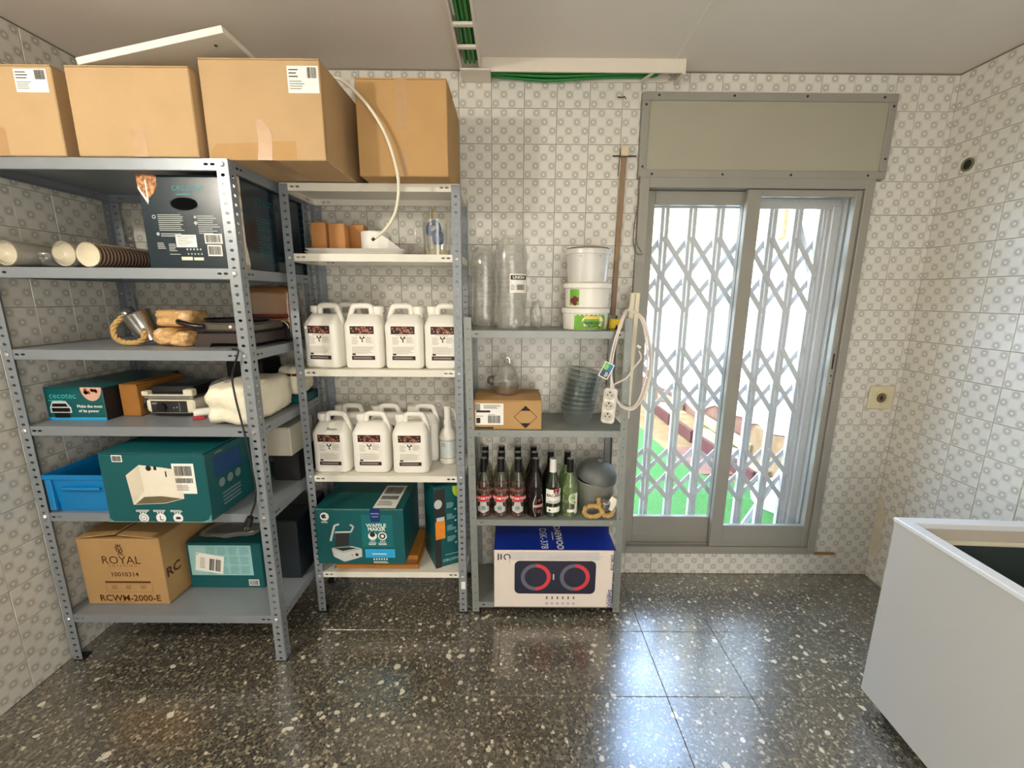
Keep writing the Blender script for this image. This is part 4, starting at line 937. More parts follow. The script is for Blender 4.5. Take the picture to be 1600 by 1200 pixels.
# ================================================================== middle rack
z = MS[1]+.0006
TRAYW = mat('white_tray', S(238, 236, 230), .35, 0, .01)
def rrect(cx, cy, w_, d_, r, zz, n=4):
    out = []
    for (sx, sy, a0) in ((1, -1, -PI/2), (1, 1, 0), (-1, 1, PI/2), (-1, -1, PI)):
        for k in range(n+1):
            a = a0+PI/2*k/n; out.append(V((cx+sx*(w_/2-r)+r*math.cos(a), cy+sy*(d_/2-r)+r*math.sin(a), zz)))
    return out
for k in range(2):
    g = G(); g.loft([rrect(0, 0, .40, .22, .02, 0), rrect(0, 0, .424, .245, .025, .011), rrect(0, 0, .428, .25, .025, .0118), rrect(0, 0, .42, .24, .025, .0118), rrect(0, 0, .40, .22, .02, .003)])
    o = g.build('serving_tray', TRAYW, loc=(-.672+.003*k, -.172, z+.0122*k), smooth=30); tag(o, ['lower of two stacked white trays on the middle rack second shelf', 'upper of two stacked white trays, carrying the brown packets'][k], 'tray', 'stacked white trays')
zt = z+.0122*2-.0088+.0005
PK = mat('brown_packet_card', S(190, 132, 74), .6, 0, .06)
for k, (x, y, w_, h_, lab) in enumerate(((-.836, -.205, .066, .118, 'leftmost small brown paper packet on the white trays'), (-.758, -.205, .072, .114, 'middle small brown paper packet on the white trays'), (-.70, -.125, .07, .122, 'small brown paper packet with torn top behind the other two'))):
    t = thing('paper_packet', lab, 'packet', (x, y, zt), 0, 'brown packets on the trays')
    g = G(); q_ = lambda s, zz: rrect(0, 0, w_*s, .06*s, .006, zz, 2); g.loft([q_(.86, 0), q_(1, .016), q_(1, h_-.014), q_(.95, h_)]); g.build('packet', PK, t, smooth=30)
    g = G(); g.rbox(-w_*.4, w_*.4, -.006, .01, h_, h_+.008, .002); g.build('folded_top', PK, t, fix=False)
t = thing('paper_roll', 'white paper roll with a loose tail on the white trays', 'roll', (-.61, -.175, zt))
g = G(); g.lathe([(.02, .001), (.058, 0), (.06, .003), (.06, .085), (.058, .088), (.02, .087)], 32, cap0=False, cap1=False).lathe([(.02, .001), (.02, .087)], 16, cap0=False, cap1=False); g.build('roll', TRAYW, t, smooth=40)
g = G(); pr = [(.0, -.06, 0), (.03, -.058, 0), (.07, -.045, 0), (.115, -.02, 0)]; hs = [.087, .082, .055, .02]
for (a, b, ha, hb) in zip(pr, pr[1:], hs, hs[1:]): g.quad(V(a), V(b), V(b)+V((0, 0, hb)), V(a)+V((0, 0, ha)))
g.build('tail', TRAYW, t, solid=.0008)
t = thing('glass_pitcher', 'clear glass pitcher holding a brush at the right of the second shelf', 'pitcher', (-.335, -.175, z))
g = G(); g.lathe([(.05, .0), (.058, .004), (.064, .15), (.066, .155), (.062, .152), (.056, .008), (0, .006)], 28, cap1=False); g.build('pitcher', CLEAR, t, smooth=40)
g = G(); g.tube([(-.06, 0, .135), (-.09, 0, .125), (-.095, 0, .07), (-.058, 0, .04)], .005, 8); g.build('handle', CLEAR, t, smooth=60)
G().lathe([(.054, .007), (.056, .03), (0, .03)], 24, cap1=False).build('yellow_residue', clear('pale_yellow_liquid', (.95, .85, .55, 1), .1, .05, .35, (.9, .8, .5, 1)), t, smooth=40)
t = thing('blue_brush', 'blue-handled pastry brush standing in the glass pitcher', 'brush', (-.34, -.18, z+.04))
BL = mat('blue_plastic', S(34, 80, 130), .4, 0, .1)
g = G(); g.tube([(-.03, -.006, .07), (-.02, -.006, .10), (.005, -.006, .105), (.016, -.006, .08), (.0, -.006, .062), (-.02, -.006, .06)], .012, 10, closed=True); g.build('ring_handle', BL, t, smooth=60)
merge(lump_g((.012, -.004, .042), (.05, .028, .055), 3, .1, 31, 8).build('brush_head', BL, t))
g = G(); g.tube([(-.012, 0, .1), (-.014, 0, .14), (-.010, 0, .165)], lambda s: .006*(1-.6*s), 8); g.build('stick', mat('ochre_stick', S(168, 130, 60), .6), t, smooth=60)

# ---- five-litre jugs
JUG = mat('white_jug_plastic', S(236, 233, 224), .38, 0, .01, 6)
JB = mat('jug_label_band', S(44, 18, 16), .5)
JC = mat('jug_label_print', S(176, 110, 84), .5, 0, .3, 60)
def make_jug(s, label, group):
    t = thing('plastic_jug', label, 'jug', (0, 0, 0), 0, group); W_, D_ = .168, .128
    rr = lambda w_, d_, r, zz, cx=0: rrect(cx, 0, w_, d_, r, zz, 4)
    g = G(); g.loft([rr(W_-.024, D_-.024, .016, 0), rr(W_-.008, D_-.008, .022, .005), rr(W_, D_, .026, .014), rr(W_, D_, .026, .05), rr(W_-.002, D_-.002, .026, .12), rr(W_, D_, .026, .188), rr(W_-.004, D_-.006, .026, .198), rr(W_-.022, D_-.042, .026, .222), rr(W_-.036, D_-.07, .02, .235), rr(W_-.05, D_-.09, .014, .239)])
    g.build('jug_body', JUG, t, smooth=42)
    g = G(); g.tube([(s*-.073, 0, .19), (s*-.070, 0, .222), (s*-.056, 0, .264), (s*-.042, 0, .2735), (s*.012, 0, .2745), (s*.026, 0, .265), (s*.028, 0, .245), (s*.028, 0, .225)], .0125, 10, rb=.0135); g.build('handle', JUG, t, smooth=60)
    cx = s*.055
    g = G(); g.lathe([(.02, .222), (.02, .246), (.0, .246)], 20, Matrix.Translation((cx, 0.012, 0)), cap1=False); g.build('neck', JUG, t, smooth=40)
    g = G(); n = 36; pr = []
    for zz, r_ in ((.246, .0235), (.270, .0228), (.273, .021)):
        pr.append([V((cx+(r_+(.0008 if i % 2 else 0))*math.cos(2*PI*i/n), .012+(r_+(.0008 if i % 2 else 0))*math.sin(2*PI*i/n), zz)) for i in range(n)])
    g.loft(pr); g.build('cap', JUG, t, smooth=25)
    F = Fr((-.052, -D_/2-.0002, .041), (1, 0, 0), (0, 0, 1)); LW, LH = .104, .148
    g = G(); g.rect(F, 0, 0, LW, LH, .0006); g.mat_i(1); g.rect(F, 0, LH-.034, LW, LH, .001).rect(F, .002, .0, LW, .018, .001)
    g.mat_i(2)
    for k in range(26): g.disc(F, .025+.055*random.random(), LH-.03+.026*random.random(), random.uniform(.002, .005), .0014, 7)
    for (a, b) in ((.008, LH-.01), (.014, LH-.022), (.09, LH-.01), (.094, LH-.024), (.084, LH-.028)): g.disc(F, a, b, .004, .0014, 8)
    g.mat_i(3); g.lines(F, .01, .005, LW-.008, .013, 2, .0014, .5, .1); g.lines(F, .005, .068, .035, .102, 7, .001, .4, .3); g.lines(F, .066, .075, .1, .102, 6, .001, .4, .4); g.lines(F, .005, .026, .1, .06, 7, .001, .4, .3); g.lines(F, .02, .106, .08, .111, 1, .001, .5)
    g.mat_i(1); g.rect(F, .005, .021, .02, .029, .0012)
    for (a, b) in ((.044, .098), (.060, .098), (.052, .082)): g.disc(F, a, b, .0038, .0014, 8)
    g.poly(F, [(.04, .103), (.044, .105), (.054, .088), (.05, .086)], .0012).poly(F, [(.062, .103), (.058, .105), (.05, .09), (.053, .088)], .0012)
    g.build('printed_label', [mat('label_paper', S(238, 234, 224), .5), JB, JC, mat('label_fine_print', S(176, 168, 156), .6)], t, fix=False)
    return t
jl = make_jug(1, 'second white jug from the left on the upper jug shelf', 'jugs on the upper jug shelf')      # handle left, cap right
zj = MS[2]+.0008
jl.location = (-.652, -.238, zj)
dup(jl, (-.474, -.238, zj), 0, 'third white jug from the left on the upper jug shelf, handle at its left')
dup(jl, (-.832, -.235, zj), .0, 'leftmost front white jug on the upper jug shelf, beside the rack post') if 0 else None
jr = make_jug(-1, 'rightmost white jug on the upper jug shelf, half behind the rack post', 'jugs on the upper jug shelf')
jr.location = (-.3, -.238, zj)
dup(jr, (-.834, -.228, zj), -.17, 'leftmost front white jug on the upper jug shelf, turned slightly to the left')
dup(jr, (-.80, -.085, zj), 0, 'white jug standing behind the leftmost jug of the upper jug shelf')
zk = MS[3]+.0008
first = dup(jr, (-.838, -.228, zk), -.03, 'white jug with black handwriting by its handle, lower jug shelf front left', 'jugs on the lower jug shelf')
dup(jr, (-.654, -.228, zk), 0, 'middle front white jug on the lower jug shelf', 'jugs on the lower jug shelf')
dup(jr, (-.468, -.232, zk), .02, 'right front white jug on the lower jug shelf', 'jugs on the lower jug shelf')
dup(jr, (-.815, -.082, zk), 0, 'left jug of the back row on the lower jug shelf', 'jugs on the lower jug shelf')
dup(jr, (-.628, -.082, zk), 0, 'middle jug of the back row on the lower jug shelf', 'jugs on the lower jug shelf')
dup(jr, (-.447, -.082, zk), 0, 'right jug of the back row on the lower jug shelf, next to the spray bottle', 'jugs on the lower jug shelf')
F = Fr((-.01, -.0575, .203), (1, 0, 0), (0, .62, .78))
g = G(); g.tube([F.p(.0, .004, .002), F.p(.004, .018, .002), F.p(.008, .006, .002), F.p(.014, .014, .002), F.p(.02, .005, .002), F.p(.026, .014, .002), F.p(.032, .005, .002), F.p(.04, .013, .002), F.p(.048, .006, .002)], .0011, 5); g.build('handwriting', INK, first)
t = thing('spray_bottle', 'white spray bottle with a tall neck at the right of the lower jug shelf', 'bottle', (-.312, -.135, zk))
g = G(); g.lathe([(.040, 0), (.044, .004), (.044, .03), (.042, .034), (.042, .12), (.044, .124), (.044, .135), (.034, .162), (.021, .180), (.019, .19)], 28); g.build('bottle', JUG, t, smooth=40)
g = G(); g.lathe([(.021, .19), (.022, .21), (.017, .225), (.018, .28), (.021, .292), (0, .293)], 20, cap1=False); g.build('spray_neck', JUG, t, smooth=40)
g = G(); g.tube([(.014, 0, .28), (.035, -.004, .26), (.04, -.004, .22)], .004, 8); g.build('trigger', JUG, t, smooth=60)
Cy = Cyl((0, 0, 0), .0424)
g = G(); g.mat_i(0); g.rect(Cy, -.05, .036, .05, .118, .0004, 10); g.mat_i(1); g.rect(Cy, -.05, .03, .05, .032, .0022, 10).rect(Cy, -.05, .121, .05, .1225, .0022, 10).ring(Cy, -.018, .1, .007, .009, .0009, 16); g.mat_i(2); g.lines(Cy, -.02, .066, .03, .084, 1, .0009, .6, .0).lines(Cy, -.02, .04, .02, .055, 3, .0009); g.build('printed_label', [mat('label_pale_blue', S(220, 228, 226), .5), DARK, mat('label_teal_text', S(50, 110, 110), .5)], t, fix=False)

# ---- bottom shelf of the middle rack
z = MS[4]+.0006
WOOD = [mat('honey_wood', S(186, 124, 50), .5, 0, .14, 12), mat('brown_wood', S(150, 88, 38), .5, 0, .14, 12)]
for k, (x0, x1, dy) in enumerate(((-.855, -.45, .0), (-.85, -.46, .01), (-.845, -.452, .006))):
    o = G().rbox(x0, x1, -.295+dy, -.04, z+.0235*k, z+.0235*k+.023, .003).build('wooden_board', WOOD[k % 2], fix=False); tag(o, ['lowest wooden board under the teal waffle maker box', 'middle wooden board under the teal waffle maker box', 'topmost wooden board under the teal waffle maker box'][k], 'board', 'wooden boards under the box')
t, f = carton('appliance_box', 'teal waffle maker box with blue tab and picture at the middle rack bottom', (-.70, -.205, z+.0712), (.412, .31, .284), TEAL)
F = f['front']; TP = f['top']
G().text(F, 'WAFFLE', .283, .2005, .0255, .001, bold=.02).text(F, 'MAKER', .284, .1815, .0255, .001, bold=.02).build('lettering', WPRINT, t, fix=False)
for x in (.264, .31):
    G().disc(F, x, .147, .0205, .001, 22).build('feature_icon', WPRINT, t, fix=False)
    q = G()
    for s_ in (-.009, 0, .009): q.disc(F, x+s_, .121, .003, .001, 6)
    q.lines(F, x-.02, .1, x+.02, .115, 2, .001, .5, .2); q.build('icon_caption', WPRINT, t, fix=False)
G().disc(F, .047, .245, .0205, .001, 22).build('feature_icon', WPRINT, t, fix=False); G().lines(F, .03, .212, .07, .222, 2, .001, .5).build('icon_caption', WPRINT, t, fix=False)
q = G()
for k in range(6): q.rect(F, .262+.012*k, .022, .262+.012*k+.006, .032, .001)
q.lines(F, .262, .006, .335, .016, 2, .001, .5, .2); q.build('fine_print', WPRINT, t, fix=False)
q = G(); q.rect(F, .225, .035, .365, .08, .0011); q.build('blue_banner', LBLUE, t, fix=False)
q = G(); q.poly(F, [(.258, .284), (.258, .228), (.264, .220), (.298, .220), (.304, .228), (.304, .284)], .001); q.build('blue_tab', mat('royal_blue_print', S(14, 40, 110), .4), t, fix=False)
q = G(); q.text(F, 'cecotec', .281, .262, .012, .0014).rect(F, .266, .245, .296, .247, .0014).lines(F, .256, .05, .33, .06, 1, .0014); q.build('tab_lettering', WPRINT, t, fix=False)
q = G(); q.rect(F, .215, .09, .36, .255, .0006); q.build('teal_panel', mat('bright_teal_print', S(8, 104, 108), .4), t, fix=False)
SP = mat('silver_print', S(196, 198, 196), .5)
q = G(); q.poly(F, [(.068, .082), (.12, .06), (.125, .012), (.075, .04)], .001).poly(F, [(.12, .06), (.21, .082), (.21, .04), (.125, .012)], .0011).poly(F, [(.068, .084), (.12, .062), (.208, .084), (.165, .094)], .0011)
def bar(a, b, wd, h=.0012):
    a, b = V(a), V(b); d = (b-a).normalized(); n_ = V((-d.y, d.x))*wd/2; q.poly(F, [tuple(a-n_), tuple(b-n_), tuple(b+n_), tuple(a+n_)], h)
bar((.066, .12), (.09, .20), .01); bar((.09, .20), (.112, .207), .009); bar((.09, .165), (.165, .168), .008); bar((.162, .205), (.178, .195), .008); bar((.178, .195), (.165, .168), .008)
q.mat_i(1); q.poly(F, [(.085, .092), (.15, .098), (.155, .16), (.095, .162)], .0009).disc(F, .185, .05, .008, .0014, 14).disc(F, .163, .047, .003, .0014, 8).poly(F, [(.08, .084), (.12, .068), (.19, .084), (.15, .09)], .0013)
q.build('waffle_iron_picture', [SP, DARK], t, fix=False)
q = G(); q.poly(F, [(.037, .235), (.03, .25), (.045, .258), (.055, .252), (.05, .245), (.058, .238)], .0013).ring(F, .264, .155, .0, .013, .0013, 14).ring(F, .31, .147, .008, .015, .0013, 16); q.build('icon_drawing', DARK, t, fix=False)
q = G(); FT_ = Fr(TP.p(.27, .006, .0006), (1, 0, 0), (0, 1, 0)); q = label_part(t, FT_, 0, 0, .105, .24, 'two')
q = G(); q.rect(F, .0, .281, .412, .2838, .0008); q.build('worn_edge', mat('worn_card', S(96, 140, 136), .8, 0, .2, 60), t, fix=False)
t, f = carton('appliance_box', 'narrow upright teal box with brush picture at the bottom right of middle rack', (-.345, -.182, z), (.132, .18, .432), TEAL, rz=.46)
F = f['front']
q = G(); q.rect(F, .0, .22, .055, .415, .0007).rect(F, .0, .0, .03, .2, .0007); q.mat_i(1); q.disc(F, .02, .34, .02, .0012, 16, .024).rect(F, .01, .25, .05, .27, .0012); q.build('black_picture', [DARK, SP], t, fix=False)
q = G(); q.rect(F, .004, .155, .052, .25, .0011); q.build('orange_picture', mat('orange_print', S(236, 140, 40), .4, 0, .12, 30), t, fix=False)
q = G(); q.poly(F, [(.128, .36), (.128, .42), (.093, .42), (.093, .395), (.1, .375), (.112, .362)], .0011); q.build('lime_seal', mat('lime_print', S(190, 220, 40), .5), t, fix=False)
q = G()
for b in (.31, .25, .19, .13): q.lines(F, .062, b, .11, b+.03, 4, .001, .4, .5).disc(F, .106, b-.012, .006, .001, 8)
q.rect(F, .05, .06, .128, .063, .001); q.build('fine_print', mat('pale_teal_print', S(150, 196, 196), .5), t, fix=False); G().text(F, 'cecotec', .085, .035, .03, .001).build('lettering', mat('pale_teal_print', S(150, 196, 196), .5), t, fix=False)
G().rect(f['right'], .003, .003, .197, .427, .0006).build('black_side', NAVY, t, fix=False)

# ================================================================== low rack by the window, top shelf
z = RS[0]+.0006
def cup_sleeve(label, x, y, n, r, hgt, lab):
    t = thing('plastic_cup_sleeve', label, 'plastic cups', (x, y, z))
    pit = (hgt-.11)/n; me = None
    for k in range(n):
        g = G(); g.lathe([(r*.70, 0), (r*.74, .01), (r*.97, .10), (r*1.0, .102), (r*1.0, .107)], 22, cap0=(k == 0), cap1=False)
        if k == 0: o = g.build('plastic_cup', CLEAR, t, smooth=50); continue
        if me is None:
            g = G(); g.lathe([(r*.9, .075), (r*.97, .10), (r*1.0, .102), (r*1.0, .107)], 22, cap0=False, cap1=False); me = g.mesh('plastic_cup', CLEAR); me.shade_smooth()
        o = bpy.data.objects.new('plastic_cup', me); COL.objects.link(o); o.parent = t; o.location = (0, 0, k*pit)
    g = G(); rr = []
    for i in range(13):
        s_ = i/12; rad = r*(1.06 if 0 < i < 11 else .9 if i == 11 else .55 if i == 12 else .9)
        rr.append([V(((rad+random.uniform(-.004, .004))*math.cos(2*PI*j/20), (rad+random.uniform(-.004, .004))*math.sin(2*PI*j/20), .002+s_*hgt*(1 if i < 12 else 1.0))) for j in range(20)])
    g.loft(rr, cap=False); g.build('plastic_sleeve', WRAP, t, smooth=30)
    if lab:
        Cy = Cyl((0, 0, 0), r*1.06+.003, .1)
        g = G(); g.rect(Cy, -.012, .16, .075, .24, .001, 8); g.mat_i(1); g.rect(Cy, -.008, .215, .07, .234, .0016, 6).barcode(Cy, .018, .172, .058, .195, 14, .0016).lines(Cy, -.006, .2, .06, .21, 2, .0016); g.mat_i(0); g.text(Cy, 'LINKRA', .03, .2245, .017, .0022, bold=.03); g.mat_i(2); g.lines(Cy, -.008, .17, .012, .195, 4, .0016)
        g.build('product_label', [PAPER, INK, GREYINK], t, fix=False)
    return t
cup_sleeve('shorter clear sleeve of plastic cups beside the rack post, no label', -.126, -.095, 12, .062, .365, False)
cup_sleeve('taller clear sleeve of plastic cups carrying a white barcode label', -.004, -.215, 14, .066, .40, True)
tag(merge(lump_g((.112, -.21, z+.06), (.05, .10, .118), 2.8, .22, 41, 10, 12).build('crumpled_wrap', WRAP)), 'crumpled clear wrap at the foot of the taller plastic cup sleeve', 'plastic wrap')
def tub(label, zb, r0, r1, h_, lidr, x, m=WHITEPL, brown=False):
    t = thing('plastic_bucket', label, 'bucket', (x, -.19, zb), 0, 'stacked white buckets')
    g = G(); g.lathe([(r0-.003, 0), (r0, .003), (r1, h_-.012), (r1, h_-.01)], 32); g.build('bucket_body', m, t, smooth=40)
    g = G(); g.lathe([(lidr-.002, h_-.024), (lidr, h_-.022), (lidr, h_-.004), (lidr-.004, h_-.001), (lidr-.008, h_), (lidr-.012, h_-.003), (0, h_-.003)], 32, cap0=False, cap1=False); g.build('lid', m, t, smooth=40)
    return t
z1 = z; t = tub('bottom white bucket of the stack, green and cream fruit label on its side', z1, .098, .103, .097, .108, .338)
Cy = Cyl((0, 0, 0), .1005)
g = G(); g.rect(Cy, -.065, .004, .085, .074, .0012, 14); g.mat_i(1); g.disc(Cy, .02, .04, .05, .0026, 22, .03); g.mat_i(2); g.rect(Cy, -.02, .05, .05, .062, .0032, 8); g.mat_i(3); g.text(Cy, 'VARIEGATO', .02, .032, .018, .0034, bold=.02).text(Cy, 'FRUTTA', .02, .015, .018, .0034, bold=.02); g.build('fruit_label', [mat('leaf_green_print', S(110, 170, 50), .5, 0, .2, 40), mat('cream_label', S(240, 232, 200), .5), mat('yellow_print', S(226, 200, 90), .5), DARK], t, fix=False)
z2 = z1+.0975; t = tub('middle white bucket of the stack with a cherry picture at its left', z2, .095, .1, .108, .108, .342)
Cy = Cyl((0, 0, 0), .0978)
g = G(); g.rect(Cy, -.098, .012, -.05, .08, .0014, 6); g.mat_i(1)
for k in range(7): g.disc(Cy, -.075+random.uniform(-.018, .018), .03+random.uniform(-.012, .016), .010, .0024, 10)
g.build('cherry_label', [mat('leaf_green_print', S(110, 170, 50), .5, 0, .2, 40), mat('cherry_print', S(110, 16, 40), .4)], t, fix=False)
z3 = z2+.1085; t = tub('topmost bucket of the stack, frosted with its lid not fully shut', z3, .086, .094, .145, .1, .34, clear('frosted_plastic', (.93, .93, .92, 1), .12, .3, .62, (.88, .87, .83, 1)))
g = G(); g.lathe([(.088, .1455), (.092, .148), (.09, .1495), (0, .1495)], 28, Matrix.Rotation(.0, 4, 'Y'), cap1=False); g.build('brown_lid_top', mat('brown_lid', S(140, 104, 60), .5), t, smooth=40)
Cy = Cyl((0, 0, 0), .0935)
g = G(); g.lines(Cy, -.05, .108, .05, .113, 1, .002, .5, .1); g.build('print_line', INK, t, fix=False)
t = thing('tape_measure', 'yellow tape measure with black mark beside the white buckets', 'tape measure', (.478, -.195, z))
G().rbox(-.03, .032, -.018, .018, 0, .047, .006).build('case', mat('yellow_plastic', S(232, 196, 20), .4), t, fix=False)
Fq = Fr((-.03, -.0182, 0), (1, 0, 0), (0, 0, 1)); G().poly(Fq, [(.022, .0), (.04, .0), (.034, .018), (.03, .022)], .0006).build('black_mark', INK, t, fix=False)

# ---- shelf with the hazard box
z = RS[1]+.0006
t, f = carton('cardboard_box', 'brown carton with black diamond mark and white label on the low rack', (-.014, -.19, z), (.308, .235, .138), CARD2, lift=(.06, .02))
F = f['front']
q = G(); q.rect(F, .008, .022, .135, .122, .0006); q.mat_i(1); q.lines(F, .045, .097, .125, .116, 4, .0012, .4).rect(F, .012, .08, .075, .09, .0012).barcode(F, .065, .03, .122, .066, 18, .0012).lines(F, .065, .068, .11, .072, 1, .0012).rect(F, .012, .03, .03, .055, .0012); q.mat_i(2); q.rect(F, .008, .09, .03, .12, .0009).lines(F, .012, .06, .05, .066, 1, .0012); q.build('shipping_label', [PAPER, INK, GREYINK], t, fix=False)
q = G(); cx, cy, rd = .235, .06, .053
q.poly(F, [(cx, cy+rd), (cx-.024, cy+rd-.024), (cx+.024, cy+rd-.024)], .0009).poly(F, [(cx, cy-rd), (cx+.024, cy-rd+.024), (cx-.024, cy-rd+.024)], .0009)
for k in range(4):
    a, b = PI/2*k, PI/2*(k+1); 
    q.poly(F, [(cx+rd*math.cos(a), cy+rd*math.sin(a)), (cx+rd*math.cos(b), cy+rd*math.sin(b)), (cx+(rd-.003)*math.cos(b), cy+(rd-.003)*math.sin(b)), (cx+(rd-.003)*math.cos(a), cy+(rd-.003)*math.sin(a))], .0009)
q.rect(F, .008, .004, .09, .012, .0009); q.build('diamond_mark', mat('dark_brown_ink', S(40, 24, 16), .7), t, fix=False)
t = thing('glass_teapot', 'small glass teapot with domed lid standing on the diamond-marked carton', 'teapot', (-.02, -.195, z+.147))
g = G(); g.lathe([(.046, 0), (.052, .003), (.064, .05), (.066, .075), (.05, .092), (.047, .088), (.06, .073), (.046, .006), (0, .005)], 28, cap1=False); g.build('pot', CLEAR, t, smooth=40)
g = G(); g.lathe([(.054, .092), (.05, .096), (.035, .122), (.014, .142), (.0, .143)], 28, cap0=False, cap1=False); g.build('lid', clear('frosted_lid', (.9, .9, .88, 1), .14, .15, .25, (.85, .85, .82, 1)), t, smooth=40)
g = G(); g.tube([(-.012, 0, .142), (-.010, 0, .162), (.0, 0, .168), (.011, 0, .162), (.013, 0, .142)], .003, 6); g.build('lid_loop', SILVER, t, smooth=60)
g = G(); g.tube([(-.062, 0, .075), (-.082, -.005, .072), (-.084, -.005, .05), (-.064, 0, .04)], .007, 8); g.build('handle', mat('smoked_plastic', S(70, 72, 66), .3), t, smooth=60)
g = G(); g.lathe([(.0475, .006), (.060, .04), (0, .04)], 24, cap0=False, cap1=False); g.build('carton_reflection', clear('brown_tint', (.62, .48, .36, 1), .1, .05, .35, (.36, .25, .16, 1)), t, smooth=40)  # carton's amber reflection in the glass base, put in as a tinted insert
# stacked glass bowls
GB_ = None; labs = ['lowest glass bowl, base of the tilted bowl stack', 'second glass bowl from the bottom of the tilted stack', 'third glass bowl from the bottom of the tilted stack', 'fourth glass bowl from the bottom of the tilted stack', 'fifth glass bowl from the bottom of the tilted stack', 'fourth glass bowl from the top of the tilted stack', 'third glass bowl from the top of the tilted stack', 'second glass bowl from the top of the tilted stack', 'topmost glass bowl of the tilted stack, rim open']
px_, pz_ = .318, z
for k in range(9):
    tl = .0+.024*k
    if GB_ is None:
        g = G(); g.lathe([(.045, 0), (.05, .004), (.068, .03), (.080, .07), (.084, .088), (.0865, .09), (.0845, .0905), (.078, .071), (.065, .032), (.046, .008), (0, .006)], 30, cap1=False); g.m = [1 if 4*30 <= i < 7*30 else 0 for i in range(len(g.f))]; GB_ = g.mesh('glass_bowl', [BOWLG, BOWLR]); GB_.shade_smooth()
    o = bpy.data.objects.new('glass_bowl', GB_); COL.objects.link(o); o.location = (px_, -.20, pz_+.0006); o.rotation_euler = (0, tl, .3*k); o.rotation_euler = (Matrix.Rotation(tl, 4, 'Y')).to_euler()
    tag(o, labs[k], 'bowl', 'stacked glass bowls'); px_ += .021*math.sin(tl)*1.0; pz_ += .0215

